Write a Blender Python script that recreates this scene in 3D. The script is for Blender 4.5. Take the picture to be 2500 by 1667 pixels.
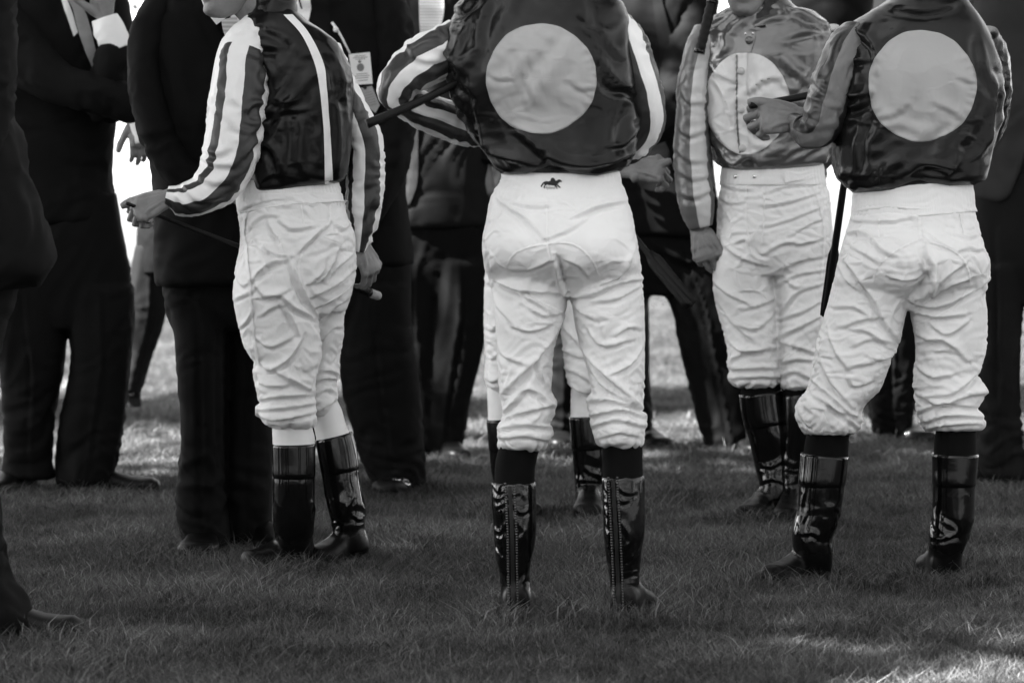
import bpy, bmesh, math, random
import numpy as np
from mathutils import Vector, Matrix
from mathutils.bvhtree import BVHTree

# ------------------------------------------------------------------ scene, camera, light
for o in list(bpy.data.objects):
    bpy.data.objects.remove(o, do_unlink=True)
scene = bpy.context.scene
COL = scene.collection
R = math.radians

CAM_H = 0.97
FPX = 8722.0                      # focal length in pixels of a 2500 px wide frame
HOR = 457.0
PITCH = math.atan((833.5 - HOR) / FPX)
cam_d = bpy.data.cameras.new('camera')
cam = bpy.data.objects.new('camera', cam_d)
COL.objects.link(cam)
cam.location = (0, 0, CAM_H)
cam.rotation_euler = (R(90) - PITCH, 0, 0)
cam_d.sensor_width = 36.0
cam_d.lens = 36.0 * FPX / 2500.0
cam_d.clip_start = 0.1
cam_d.clip_end = 3000
cam_d.dof.use_dof = True
cam_d.dof.focus_distance = 8.6
cam_d.dof.aperture_fstop = 6.3
scene.camera = cam

SUN_EL, SUN_AZ = R(47), math.atan2(-0.93, -0.30)      # direction towards the sun
world = bpy.data.worlds.new('World')
scene.world = world
world.use_nodes = True
wn = world.node_tree
wn.nodes.clear()
sky = wn.nodes.new('ShaderNodeTexSky')
sky.sky_type = 'NISHITA'
sky.sun_disc = False
sky.sun_elevation = SUN_EL
sky.sun_rotation = SUN_AZ
bw = wn.nodes.new('ShaderNodeRGBToBW')
bg = wn.nodes.new('ShaderNodeBackground')
bg.inputs['Strength'].default_value = 0.07
wo = wn.nodes.new('ShaderNodeOutputWorld')
wn.links.new(sky.outputs[0], bw.inputs[0])
wn.links.new(bw.outputs[0], bg.inputs['Color'])
wn.links.new(bg.outputs[0], wo.inputs['Surface'])

sun_d = bpy.data.lights.new('sun', 'SUN')
sun_d.energy = 5.0
sun_d.angle = R(0.6)
sun_d.color = (1, 1, 1)
sun = bpy.data.objects.new('sun', sun_d)
COL.objects.link(sun)
to_sun = Vector((math.sin(SUN_AZ) * math.cos(SUN_EL), math.cos(SUN_AZ) * math.cos(SUN_EL), math.sin(SUN_EL)))
sun.rotation_euler = to_sun.to_track_quat('Z', 'Y').to_euler()

vs = scene.view_settings
vs.view_transform = 'Standard'
vs.look = 'None'
vs.gamma = 1.0
vs.exposure = 3.36
vs.use_curve_mapping = False
scene.render.engine = 'CYCLES'

# ------------------------------------------------------------------ pixel <-> world
CP, SP = math.cos(PITCH), math.sin(PITCH)
def W(px, py, D):
    xc = (px - 1250.0) / FPX
    yc = (833.5 - py) / FPX
    y = CP + yc * SP
    z = -SP + yc * CP
    k = D / y
    return np.array((xc * k, D, CAM_H + z * k))
def PX(V):
    x, y, z = V[:, 0], V[:, 1], V[:, 2] - CAM_H
    dep = y * CP - z * SP
    up = y * SP + z * CP
    return 1250.0 + FPX * x / dep, 833.5 - FPX * up / dep
def DG(py):                        # distance of the ground point seen at row py
    yc = (833.5 - py) / FPX
    return CAM_H * (CP + yc * SP) / (SP - yc * CP)

# ------------------------------------------------------------------ numpy noise
_rs = np.random.RandomState(7)
_perm = _rs.permutation(256)
_perm = np.concatenate([_perm, _perm, _perm])
_grad = _rs.normal(size=(256, 3)); _grad /= np.linalg.norm(_grad, axis=1)[:, None]
def pnoise(P):
    P = np.asarray(P, float)
    i = np.floor(P).astype(int); f = P - i; i &= 255
    u = f * f * f * (f * (f * 6 - 15) + 10)
    r = 0
    for dx in (0, 1):
        for dy in (0, 1):
            for dz in (0, 1):
                h = _perm[_perm[_perm[i[:, 0] + dx] + i[:, 1] + dy] + i[:, 2] + dz]
                g = _grad[h]
                d = g[:, 0] * (f[:, 0] - dx) + g[:, 1] * (f[:, 1] - dy) + g[:, 2] * (f[:, 2] - dz)
                w = (u[:, 0] if dx else 1 - u[:, 0]) * (u[:, 1] if dy else 1 - u[:, 1]) * (u[:, 2] if dz else 1 - u[:, 2])
                r = r + w * d
    return r * 1.6
def sstep(a, b, x):
    t = np.clip((x - a) / (b - a), 0, 1)
    return t * t * (3 - 2 * t)

# ------------------------------------------------------------------ materials
MATS = {}
def nd(nt, t, **kw):
    n = nt.nodes.new(t)
    for k, v in kw.items():
        setattr(n, k, v)
    return n
def mat(name, base, rough=0.7, spec=0.5, var=0.12, vscale=9.0, bump=0.0, bscale=300.0, coat=0.0, sheen=0.0, weave=False, trans=0.0, metal=0.0, stretch=(1, 1, 1), bdist=0.002, crease=0.0):
    """grey principled material with procedural tone variation and fine relief"""
    m = bpy.data.materials.new(name); m.use_nodes = True
    nt = m.node_tree; b = nt.nodes['Principled BSDF']
    tc = nd(nt, 'ShaderNodeTexCoord')
    n1 = nd(nt, 'ShaderNodeTexNoise'); n1.inputs['Scale'].default_value = vscale; n1.inputs['Detail'].default_value = 6
    nt.links.new(tc.outputs['Object'], n1.inputs['Vector'])
    mr = nd(nt, 'ShaderNodeMapRange'); mr.inputs[1].default_value = 0.3; mr.inputs[2].default_value = 0.7
    mr.inputs[3].default_value = base * (1 - var); mr.inputs[4].default_value = base * (1 + var)
    nt.links.new(n1.outputs[0], mr.inputs[0])
    cc = nd(nt, 'ShaderNodeCombineColor')
    for k in range(3): nt.links.new(mr.outputs[0], cc.inputs[k])
    nt.links.new(cc.outputs[0], b.inputs['Base Color'])
    b.inputs['Roughness'].default_value = rough
    b.inputs['Specular IOR Level'].default_value = spec
    b.inputs['Metallic'].default_value = metal
    b.inputs['Coat Weight'].default_value = coat
    b.inputs['Coat Roughness'].default_value = 0.05
    if sheen:
        b.inputs['Sheen Weight'].default_value = sheen; b.inputs['Sheen Roughness'].default_value = 0.4
    if trans:
        b.inputs['Subsurface Weight'].default_value = trans
        b.inputs['Subsurface Radius'].default_value = (0.006, 0.006, 0.006)
        b.inputs['Subsurface Scale'].default_value = 1.0
    if bump:
        mp = nd(nt, 'ShaderNodeMapping'); mp.inputs['Scale'].default_value = stretch
        nt.links.new(tc.outputs['Object'], mp.inputs[0])
        n2 = nd(nt, 'ShaderNodeTexNoise'); n2.inputs['Scale'].default_value = bscale; n2.inputs['Detail'].default_value = 5
        n2.inputs['Distortion'].default_value = 0.6
        nt.links.new(mp.outputs[0], n2.inputs['Vector'])
        src = n2.outputs[0]
        if weave:
            wv = nd(nt, 'ShaderNodeTexWave'); wv.inputs['Scale'].default_value = 420; wv.bands_direction = 'DIAGONAL'
            nt.links.new(tc.outputs['Object'], wv.inputs[0])
            ad = nd(nt, 'ShaderNodeMath', operation='ADD'); nt.links.new(n2.outputs[0], ad.inputs[0]); nt.links.new(wv.outputs[1], ad.inputs[1]); src = ad.outputs[0]
        bp = nd(nt, 'ShaderNodeBump'); bp.inputs['Strength'].default_value = bump; bp.inputs['Distance'].default_value = bdist
        nt.links.new(src, bp.inputs['Height']); nt.links.new(bp.outputs[0], b.inputs['Normal'])
    if crease:
        mp2 = nd(nt, 'ShaderNodeMapping'); mp2.inputs['Scale'].default_value = (1.0, 1.0, 1.7); mp2.inputs['Rotation'].default_value = (0, R(28), 0)
        nt.links.new(tc.outputs['Object'], mp2.inputs[0])
        wn_ = nd(nt, 'ShaderNodeTexNoise'); wn_.inputs['Scale'].default_value = 5.0; nt.links.new(tc.outputs['Object'], wn_.inputs['Vector'])
        mw = nd(nt, 'ShaderNodeVectorMath', operation='MULTIPLY_ADD'); mw.inputs[1].default_value = (.16, .16, .16)
        nt.links.new(wn_.outputs['Color'], mw.inputs[0]); nt.links.new(mp2.outputs[0], mw.inputs[2])
        vo = nd(nt, 'ShaderNodeTexVoronoi', feature='DISTANCE_TO_EDGE'); vo.inputs['Scale'].default_value = 13.0
        nt.links.new(mw.outputs[0], vo.inputs['Vector'])
        vr = nd(nt, 'ShaderNodeMapRange'); vr.interpolation_type = 'SMOOTHSTEP'; vr.inputs[1].default_value = 0.0; vr.inputs[2].default_value = 0.22; vr.inputs[3].default_value = 1.0; vr.inputs[4].default_value = 0.0
        nt.links.new(vo.outputs['Distance'], vr.inputs[0])
        ms = nd(nt, 'ShaderNodeTexNoise'); ms.inputs['Scale'].default_value = 7.0; nt.links.new(tc.outputs['Object'], ms.inputs['Vector'])
        mm = nd(nt, 'ShaderNodeMapRange'); mm.inputs[1].default_value = .42; mm.inputs[2].default_value = .66; nt.links.new(ms.outputs[0], mm.inputs[0])
        pr = nd(nt, 'ShaderNodeMath', operation='MULTIPLY'); nt.links.new(vr.outputs[0], pr.inputs[0]); nt.links.new(mm.outputs[0], pr.inputs[1])
        b2 = nd(nt, 'ShaderNodeBump'); b2.inputs['Strength'].default_value = crease; b2.inputs['Distance'].default_value = .006
        nt.links.new(pr.outputs[0], b2.inputs['Height'])
        if bump: nt.links.new(bp.outputs[0], b2.inputs['Normal'])
        nt.links.new(b2.outputs[0], b.inputs['Normal'])
    MATS[name] = m
    return m
def stripes(name, light, dark, edges, vmin=0.0, rough=0.45, vmax=2.0, first_light=True, spec=0.5):
    """sleeve satin: sewn lengthwise bands, edges = u values (0..1) where light and dark change"""
    m = bpy.data.materials.new(name); m.use_nodes = True
    nt = m.node_tree; b = nt.nodes['Principled BSDF']
    uv = nd(nt, 'ShaderNodeUVMap'); uv.uv_map = 'UVMap'
    tc = nd(nt, 'ShaderNodeTexCoord')
    nz = nd(nt, 'ShaderNodeTexNoise'); nz.inputs['Scale'].default_value = 14; nt.links.new(tc.outputs['Object'], nz.inputs[0])
    sx = nd(nt, 'ShaderNodeSeparateXYZ'); nt.links.new(uv.outputs[0], sx.inputs[0])
    off = nd(nt, 'ShaderNodeMath', operation='MULTIPLY_ADD'); off.inputs[1].default_value = 0.035
    nt.links.new(nz.outputs[0], off.inputs[0]); nt.links.new(sx.outputs[0], off.inputs[2])
    of2 = nd(nt, 'ShaderNodeMath', operation='SUBTRACT'); nt.links.new(off.outputs[0], of2.inputs[0]); of2.inputs[1].default_value = 0.0175
    cr = nd(nt, 'ShaderNodeValToRGB'); cr.color_ramp.interpolation = 'CONSTANT'
    els = cr.color_ramp.elements
    lv = [light, dark] if first_light else [dark, light]
    els[0].position = 0; els[0].color = (lv[0],) * 3 + (1,)
    els[1].position = edges[0]; els[1].color = (lv[1],) * 3 + (1,)
    for k, e in enumerate(edges[1:]):
        x = els.new(e); x.color = (lv[k % 2],) * 3 + (1,)
    nt.links.new(of2.outputs[0], cr.inputs[0])
    g1 = nd(nt, 'ShaderNodeMath', operation='GREATER_THAN'); g1.inputs[1].default_value = vmin; nt.links.new(sx.outputs[1], g1.inputs[0])
    mx = nd(nt, 'ShaderNodeMix', data_type='RGBA'); nt.links.new(g1.outputs[0], mx.inputs[0])
    mx.inputs[6].default_value = (light,) * 3 + (1,); nt.links.new(cr.outputs[0], mx.inputs[7])
    nt.links.new(mx.outputs[2], b.inputs['Base Color'])
    b.inputs['Roughness'].default_value = rough; b.inputs['Specular IOR Level'].default_value = spec
    n2 = nd(nt, 'ShaderNodeTexNoise'); n2.inputs['Scale'].default_value = 60; n2.inputs['Detail'].default_value = 4; nt.links.new(tc.outputs['Object'], n2.inputs[0])
    bp = nd(nt, 'ShaderNodeBump'); bp.inputs['Strength'].default_value = 0.25; bp.inputs['Distance'].default_value = 0.006
    nt.links.new(n2.outputs[0], bp.inputs['Height']); nt.links.new(bp.outputs[0], b.inputs['Normal'])
    MATS[name] = m
    return m

mat('breeches_white', 0.70, 0.62, 0.35, 0.05, 6, 0.25, 60, bdist=0.004, crease=0.65)
mat('breeches_patch', 0.62, 0.60, 0.35, 0.05, 6, 0.30, 45, bdist=0.006)
mat('band_white', 0.74, 0.6, 0.35, 0.04, 8, 0.25, 60, stretch=(6, 6, 0.6), bdist=0.004)
mat('sock_white', 0.72, 0.8, 0.2, 0.04, 20, 0.3, 500)
mat('sock_black', 0.004, 0.85, 0.08, 0.2, 20, 0.3, 500)
mat('silk_dark', 0.006, 0.25, 0.26, 0.15, 5, 0.12, 26, bdist=0.008, crease=0.3)
mat('silk_black', 0.004, 0.28, 0.22, 0.15, 5, 0.12, 26, bdist=0.008, crease=0.3)
mat('silk_mid', 0.08, 0.16, 1.0, 0.12, 5, 0.15, 22, bdist=0.010, crease=0.4)
mat('silk_disc', 0.32, 0.42, 0.45, 0.05, 7, 0.15, 22, bdist=0.010, crease=0.35)
mat('silk_disc_pale', 0.60, 0.36, 0.5, 0.05, 7, 0.15, 22, bdist=0.010, crease=0.35)
mat('silk_white', 0.74, 0.42, 0.5, 0.04, 8, 0.25, 40, bdist=0.006)
mat('seam', 0.55, 0.6, 0.4, 0.05, 20)
mat('suit_black', 0.0030, 0.8, 0.11, 0.35, 4, 0.2, 600)
mat('suit_charcoal', 0.006, 0.8, 0.13, 0.25, 4, 0.2, 600)
mat('suit_grey', 0.024, 0.9, 0.15, 0.25, 5, 0.3, 700)
mat('shirt_white', 0.75, 0.65, 0.3, 0.04, 10, 0.2, 60)
mat('tie_grey', 0.28, 0.5, 0.5, 0.1, 30, 0.5, 900)
mat('skin', 0.16, 0.42, 0.5, 0.18, 26, 0.5, 160, trans=0.15, bdist=0.0022)
mat('skin_dim', 0.12, 0.45, 0.45, 0.15, 24, 0.35, 220, trans=0.1)
mat('nail', 0.36, 0.3, 0.5, 0.05, 30)
mat('hair', 0.02, 0.5, 0.5, 0.4, 60, 0.6, 240, stretch=(1, 1, 0.15))
mat('helmet', 0.02, 0.4, 0.5, 0.2, 6, 0.2, 60)
mat('patent', 0.003, 0.06, 0.45, 0.2, 6, 0.05, 34, coat=0.15, bdist=0.006)
mat('patent_band', 0.003, 0.10, 0.3, 0.2, 6, 0.06, 60, coat=0.1, bdist=0.004)
mat('zip', 0.006, 0.6, 0.3, 0.2, 30, 0.3, 500)
mat('stitch', 0.03, 0.2, 0.8, 0.2, 30)
mat('shoe', 0.003, 0.42, 0.16, 0.25, 12, 0.12, 60)
mat('sole', 0.01, 0.7, 0.3, 0.2, 20)
mat('metal', 0.75, 0.15, 0.5, 0.1, 40, metal=1.0)
mat('whip_black', 0.003, 0.5, 0.2, 0.2, 40, 0.4, 300)
mat('whip_tip', 0.3, 0.6, 0.4, 0.3, 60, 0.4, 300)
mat('card', 0.70, 0.5, 0.4, 0.03, 30)
mat('print', 0.16, 0.6, 0.3, 0.2, 60)
mat('ink', 0.012, 0.6, 0.3, 0.2, 60)
mat('button', 0.42, 0.35, 0.5, 0.05, 30)
mat('bark', 0.10, 0.9, 0.2, 0.4, 5, 0.8, 18, stretch=(1, 1, 0.2), bdist=0.03)
mat('leaf', 0.05, 0.6, 0.3, 0.4, 2)

def dull_feet(m):
    # foot of each boot dulled to mute its sky reflection, the shaft stays bright
    nt = m.node_tree; b = nt.nodes['Principled BSDF']
    ge = nd(nt, 'ShaderNodeNewGeometry'); sp = nd(nt, 'ShaderNodeSeparateXYZ'); nt.links.new(ge.outputs['Position'], sp.inputs[0])
    nz = nd(nt, 'ShaderNodeTexNoise'); nz.inputs['Scale'].default_value = 30; nt.links.new(ge.outputs['Position'], nz.inputs['Vector'])
    ad = nd(nt, 'ShaderNodeMath', operation='MULTIPLY_ADD'); ad.inputs[1].default_value = -.06; nt.links.new(nz.outputs[0], ad.inputs[0]); nt.links.new(sp.outputs[2], ad.inputs[2])
    for lo, hi, key in ((.38, .06, 'Roughness'), (.10, .40, 'Specular IOR Level'), (0, .15, 'Coat Weight')):
        r = nd(nt, 'ShaderNodeMapRange'); r.inputs[1].default_value = .03; r.inputs[2].default_value = .10; r.inputs[3].default_value = lo; r.inputs[4].default_value = hi
        nt.links.new(ad.outputs[0], r.inputs[0]); nt.links.new(r.outputs[0], b.inputs[key])
dull_feet(MATS['patent'])

# ------------------------------------------------------------------ mesh helpers
def crom(A, n):
    """Catmull-Rom resampling of rows of A, spaced by chord length of the first two columns"""
    A = np.asarray(A, float)
    m = len(A)
    if m == 2:
        t = np.linspace(0, 1, n)[:, None]
        return A[0] * (1 - t) + A[1] * t
    ch = np.concatenate([[0], np.cumsum(np.maximum(np.linalg.norm(np.diff(A[:, :2], axis=0), axis=1), 1e-6))])
    tan = np.zeros_like(A)
    for i in range(m):
        a, b = max(i - 1, 0), min(i + 1, m - 1)
        tan[i] = (A[b] - A[a]) / (ch[b] - ch[a])
    s = np.linspace(0, ch[-1], n)
    k = np.clip(np.searchsorted(ch, s, 'right') - 1, 0, m - 2)
    h = ch[k + 1] - ch[k]
    t = ((s - ch[k]) / h)[:, None]; h = h[:, None]
    return (2*t**3 - 3*t**2 + 1) * A[k] + (t**3 - 2*t**2 + t) * h * tan[k] + (-2*t**3 + 3*t**2) * A[k+1] + (t**3 - t**2) * h * tan[k+1]

def loft(sec, D, mode='p', nr=48, ns=40, p=2.2, hem=None, shrink=1.0, caps=True):
    """Tube through sections. mode 'p': (x, y, half width px, depth offset m, half depth m), perpendicular to the path.
    mode 'h': (y, x left, x right, depth offset, half depth), level rings.
    Returns vertices, quads, uv (u: 0 picture right, .25 towards the camera, .5 picture left)."""
    sec = [tuple(s) for s in sec]
    if mode == 'h':
        A = np.array([((s[1] + s[2]) / 2, s[0], (s[2] - s[1]) / 2, s[3], s[4]) for s in sec], float)
    else:
        A = np.array(sec, float)
    A = crom(A, nr)
    C = np.array([W(a[0], a[1], D + a[3]) for a in A])
    hw = np.maximum(A[:, 2], 1) * (D + A[:, 3]) / FPX * shrink
    hd = np.maximum(A[:, 4], 0.002) * shrink
    if mode == 'h':
        side = np.tile((1.0, 0, 0), (nr, 1)); dv = np.tile((0, -1.0, 0), (nr, 1))
    else:
        T = np.gradient(C, axis=0); T /= np.linalg.norm(T, axis=1)[:, None]
        side = np.stack([-T[:, 2], np.zeros(nr), T[:, 0]], 1)
        side /= np.linalg.norm(side, axis=1)[:, None] + 1e-9
        dv = np.cross(T, side)
    th = np.linspace(0, 2 * math.pi, ns, endpoint=False)
    c, s = np.cos(th), np.sin(th)
    c = np.sign(c) * np.abs(c) ** (2 / p); s = np.sign(s) * np.abs(s) ** (2 / p)
    V = C[:, None, :] + side[:, None, :] * (hw[:, None] * c)[:, :, None] + dv[:, None, :] * (hd[:, None] * s)[:, :, None]
    if hem is not None:
        hx = np.array([q[0] for q in hem]); hy = np.array([q[1] for q in hem])
        px, py = PX(V.reshape(-1, 3)); px = px.reshape(nr, ns)
        v = np.linspace(0, 1, nr)[:, None]
        dy = np.interp(px, hx, hy) - A[-1, 1]
        V[:, :, 2] -= dy * sstep(0.72, 1.0, v) * D / FPX
    V = V.reshape(-1, 3)
    i, j = np.meshgrid(np.arange(nr - 1), np.arange(ns), indexing='ij')
    j2 = (j + 1) % ns
    F = np.stack([i * ns + j, i * ns + j2, (i + 1) * ns + j2, (i + 1) * ns + j], -1).reshape(-1, 4)
    UVv = np.stack(np.meshgrid(np.linspace(0, 1, nr), np.arange(ns) / ns, indexing='ij')[::-1], -1).reshape(-1, 2)
    F = [tuple(f) for f in F.tolist()]
    if caps:
        F.append(tuple(range(ns - 1, -1, -1))); F.append(tuple(range((nr - 1) * ns, nr * ns)))
    return V, F, UVv

def join(parts):
    V, F, k = [], [], 0
    for q in parts:
        V.append(np.asarray(q[0], float)); F += [tuple(a + k for a in f) for f in q[1]]; k += len(q[0])
    return np.concatenate(V), F

def mesh_from(V, F, name='m'):
    me = bpy.data.meshes.new(name)
    me.from_pydata(np.asarray(V).tolist(), [], F)
    me.validate(clean_customdata=False)
    return me

def fuse(parts, voxel=0.006, smooth=4, fac=0.5):
    """one continuous skin around overlapping closed pieces"""
    V, F = join(parts)
    me = mesh_from(V, F)
    o = bpy.data.objects.new('tmp', me); COL.objects.link(o)
    r = o.modifiers.new('r', 'REMESH'); r.mode = 'VOXEL'; r.voxel_size = voxel
    if smooth:
        s = o.modifiers.new('s', 'SMOOTH'); s.factor = fac; s.iterations = smooth
    dg = bpy.context.evaluated_depsgraph_get()
    ev = o.evaluated_get(dg)
    m2 = ev.to_mesh()
    n = len(m2.vertices); Vo = np.empty(n * 3); m2.vertices.foreach_get('co', Vo)
    Fo = [tuple(pl.vertices) for pl in m2.polygons]
    ev.to_mesh_clear()
    bpy.data.objects.remove(o); bpy.data.meshes.remove(me)
    return Vo.reshape(-1, 3), Fo

def normals(V, F):
    V = np.asarray(V, float)
    N = np.zeros_like(V)
    q = np.array([f for f in F if len(f) == 4], int).reshape(-1, 4)
    t = np.array([f for f in F if len(f) == 3], int).reshape(-1, 3)
    for fs in (q, t):
        if not len(fs): continue
        a = V[fs[:, 2]] - V[fs[:, 0]]
        b = (V[fs[:, 3]] - V[fs[:, 1]]) if fs.shape[1] == 4 else (V[fs[:, 1]] - V[fs[:, 0]])
        n = np.cross(a, b) if fs.shape[1] == 4 else np.cross(b, a)
        for k in range(fs.shape[1]): np.add.at(N, fs[:, k], n)
    return N / (np.linalg.norm(N, axis=1)[:, None] + 1e-12)

def strokes(V, N, lst, D, front=True):
    """cloth folds: each (width px, height mm, [(x, y) px ...]) raises a ridge with a valley along its lower side"""
    px, py = PX(V)
    d = np.zeros(len(V))
    wt = np.clip(-N[:, 1] * 1.6 + 0.25, 0, 1) if front else np.clip(N[:, 1] * 1.6 + 0.25, 0, 1)
    for w, h, pts in lst:
        P = crom(np.array(pts, float), max(12, 6 * len(pts))) if len(pts) > 2 else np.array(pts, float)
        best = np.full(len(V), 1e9); sg = np.zeros(len(V)); tt = np.zeros(len(V))
        seg = np.linalg.norm(np.diff(P, axis=0), axis=1); L = seg.sum(); acc = 0
        lo, hi = P.min(0) - 4 * w, P.max(0) + 4 * w
        ok = np.nonzero((px > lo[0]) & (px < hi[0]) & (py > lo[1]) & (py < hi[1]) & (wt > 0))[0]
        if not len(ok): continue
        x, y = px[ok], py[ok]
        b = np.full(len(ok), 1e9); s = np.zeros(len(ok)); t = np.zeros(len(ok))
        for k in range(len(P) - 1):
            e = P[k + 1] - P[k]; l = seg[k] + 1e-9; e = e / l
            rx, ry = x - P[k][0], y - P[k][1]
            a = np.clip(rx * e[0] + ry * e[1], 0, l)
            dx, dy = rx - a * e[0], ry - a * e[1]
            dist = np.hypot(dx, dy)
            cr = e[0] * ry - e[1] * rx
            m = dist < b
            b[m] = dist[m]; s[m] = np.sign(cr[m]); t[m] = (acc + a[m]) / L
            acc += l
        flip = 1 if (P[-1][0] - P[0][0]) >= 0 else -1
        q = b * s * flip / w
        tap = np.clip(np.sin(np.pi * np.clip(t * 0.9 + 0.05, 0, 1)), 0, 1) ** 0.6
        prof = np.where(q < 0, np.exp(-np.abs(q) / 0.95), np.exp(-np.abs(q) / 0.32)) - 0.7 * np.exp(-((q - 1.0) / 0.6) ** 2)
        d[ok] += h * 0.001 * tap * prof
    return d * wt

def wrinkle(V, amp, angle=0.0, long=0.12, short=0.025, seed=0.0, warp=0.5, mask=None):
    """anisotropic ridged crumple in metres; angle in degrees of the fold direction in the x-z plane"""
    a = R(angle); x, y, z = V[:, 0], V[:, 1], V[:, 2]
    along = x * math.cos(a) + z * math.sin(a); across = -x * math.sin(a) + z * math.cos(a)
    Q = np.stack([along / long, across / short, y / (long * 0.7)], 1) + seed
    Wp = np.stack([x, y, z], 1) / (long * 0.8) + seed * 1.7
    Q[:, 1] += warp * 2.2 * pnoise(Wp); Q[:, 0] += warp * pnoise(Wp + 31.7)
    n = pnoise(Q)
    r = 1 - 2.2 * np.abs(n)
    m = np.clip(0.55 + 1.1 * pnoise(V / (long * 1.6) + seed + 9.1), 0, 1.2)
    d = amp * r * m
    return d if mask is None else d * mask

PEOPLE = []
def empty(name, loc):
    o = bpy.data.objects.new(name, None); COL.objects.link(o)
    o.location = tuple(loc); o.empty_display_size = 0.1
    return o
def tag(o, label=None, cat=None, group=None, kind=None):
    if label: o['label'] = label
    if cat: o['category'] = cat
    if group: o['group'] = group
    if kind: o['kind'] = kind
    return o
def obj(name, V, F, material, parent=None, uv=None, smooth=True):
    V = np.array(V, float)
    off = np.zeros(3)
    q = parent
    while q is not None:
        off += np.array(q.location); q = q.parent
    me = bpy.data.meshes.new(name)
    me.from_pydata((V - off).tolist(), [], F)
    if uv is not None:
        u = me.uv_layers.new(name='UVMap')
        li = np.empty(len(me.loops), int); me.loops.foreach_get('vertex_index', li)
        U = np.asarray(uv, float)[li]
        # unwrap the seam: loops of a face that straddle u = 1
        k = 0
        for pl in me.polygons:
            n = pl.loop_total; s = U[k:k + n, 0]
            if n == 4 and s.max() - s.min() > 0.5: s[s < 0.5] += 1.0
            k += n
        u.data.foreach_set('uv', U.ravel())
    if smooth:
        me.polygons.foreach_set('use_smooth', np.ones(len(me.polygons), bool))
    me.materials.append(MATS[material] if isinstance(material, str) else material)
    o = bpy.data.objects.new(name, me); COL.objects.link(o)
    if parent is not None: o.parent = parent
    me.update()
    return o

def box(c, sx, sy, sz, M=None):
    v = np.array([(x, y, z) for x in (-sx, sx) for y in (-sy, sy) for z in (-sz, sz)], float)
    if M is not None: v = v @ np.array(M).T
    v = v + np.array(c)
    f = [(0, 1, 3, 2), (4, 6, 7, 5), (0, 4, 5, 1), (2, 3, 7, 6), (0, 2, 6, 4), (1, 5, 7, 3)]
    return v, f
def tube3(P, rad, ns=12, caps=True, up=None, flat=1.0):
    """tube through 3d points with radii (flat scales the second axis)"""
    P = np.asarray(P, float); rad = np.broadcast_to(np.asarray(rad, float), (len(P),))
    T = np.gradient(P, axis=0); T /= np.linalg.norm(T, axis=1)[:, None] + 1e-12
    if up is None: up = np.array((0.12, -1, 0.2)) if abs(T[0][1]) < 0.9 else np.array((1.0, 0, 0))
    a = np.cross(T, up); a /= np.linalg.norm(a, axis=1)[:, None] + 1e-12
    b = np.cross(T, a)
    th = np.linspace(0, 2 * math.pi, ns, endpoint=False)
    V = P[:, None] + a[:, None] * (rad[:, None] * np.cos(th))[:, :, None] + b[:, None] * (rad[:, None] * flat * np.sin(th))[:, :, None]
    n = len(P); F = []
    for i in range(n - 1):
        for j in range(ns):
            k = (j + 1) % ns
            F.append((i * ns + j, i * ns + k, (i + 1) * ns + k, (i + 1) * ns + j))
    if caps: F.append(tuple(range(ns - 1, -1, -1))); F.append(tuple(range((n - 1) * ns, n * ns)))
    return V.reshape(-1, 3), F
def ball(c, r, n=10, sc=(1, 1, 1)):
    V, F = [], []
    for i in range(n + 1):
        a = math.pi * i / n
        for j in range(2 * n):
            b = math.pi * j / n
            V.append((c[0] + r * sc[0] * math.sin(a) * math.cos(b), c[1] + r * sc[1] * math.sin(a) * math.sin(b), c[2] + r * sc[2] * math.cos(a)))
    m = 2 * n
    for i in range(n):
        for j in range(m):
            F.append((i * m + j, (i + 1) * m + j, (i + 1) * m + (j + 1) % m, i * m + (j + 1) % m))
    return np.array(V), F

def project(poly_px, V, F, offset=0.003, grid=None, D=None, front=True):
    """a sewn-on or printed flat piece laid on a surface: grid of pixel points cast onto the surface, lifted by offset"""
    bvh = BVHTree.FromPolygons([Vector(v) for v in V], F)
    out = []
    N3 = []
    for (x, y) in grid:
        a = W(x, y, 3.0); o = Vector((0, 0, CAM_H)); d = (Vector(a) - o).normalized()
        h = bvh.ray_cast(o, d)
        if h[0] is None:
            q = bvh.find_nearest(Vector(W(x, y, D)))
            out.append(np.array(q[0]) + np.array((0, -offset, 0)))
        else:
            n = h[1]
            if n.dot(d) > 0: n = -n
            out.append(np.array(h[0]) + np.array((Vector((0, -1, 0)) * 0.7 + n * 0.3)) * offset)
    return np.array(out)
def patch_disc(cx, cy, rx, ry, V, F, offset, D, nr=30, na=144, warp=None):
    g = []
    for i in range(nr + 1):
        for j in range(na):
            a = 2 * math.pi * j / na; q = i / nr
            w = 1 + .008 * math.sin(3 * a + cx) + .006 * math.sin(7 * a + cy) + .003 * math.sin(19 * a)
            x, y = cx + rx * w * q * math.cos(a), cy + ry * w * q * math.sin(a)
            if warp: x, y = warp(x, y)
            g.append((x, y))
    P = project(None, V, F, offset, g, D)
    ii, jj = np.divmod(np.arange(len(P)), na); aa = 2 * math.pi * jj / na; qq = ii / nr      # puckers along the sewn edge
    P[:, 1] -= sstep(.78, .95, qq) * .0016 * np.sin(aa * 31 + 6 * np.sin(aa * 3)) * np.clip(.5 + np.sin(aa * 2 + cx), 0, 1.3)
    rim = P[-na:] + np.array((0, 0.006, 0)); P = np.concatenate([P, rim])
    Fs = []
    for i in range(nr + 1):
        for j in range(na):
            k = (j + 1) % na
            Fs.append((i * na + j, i * na + k, (i + 1) * na + k, (i + 1) * na + j))
    return P, Fs
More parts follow.
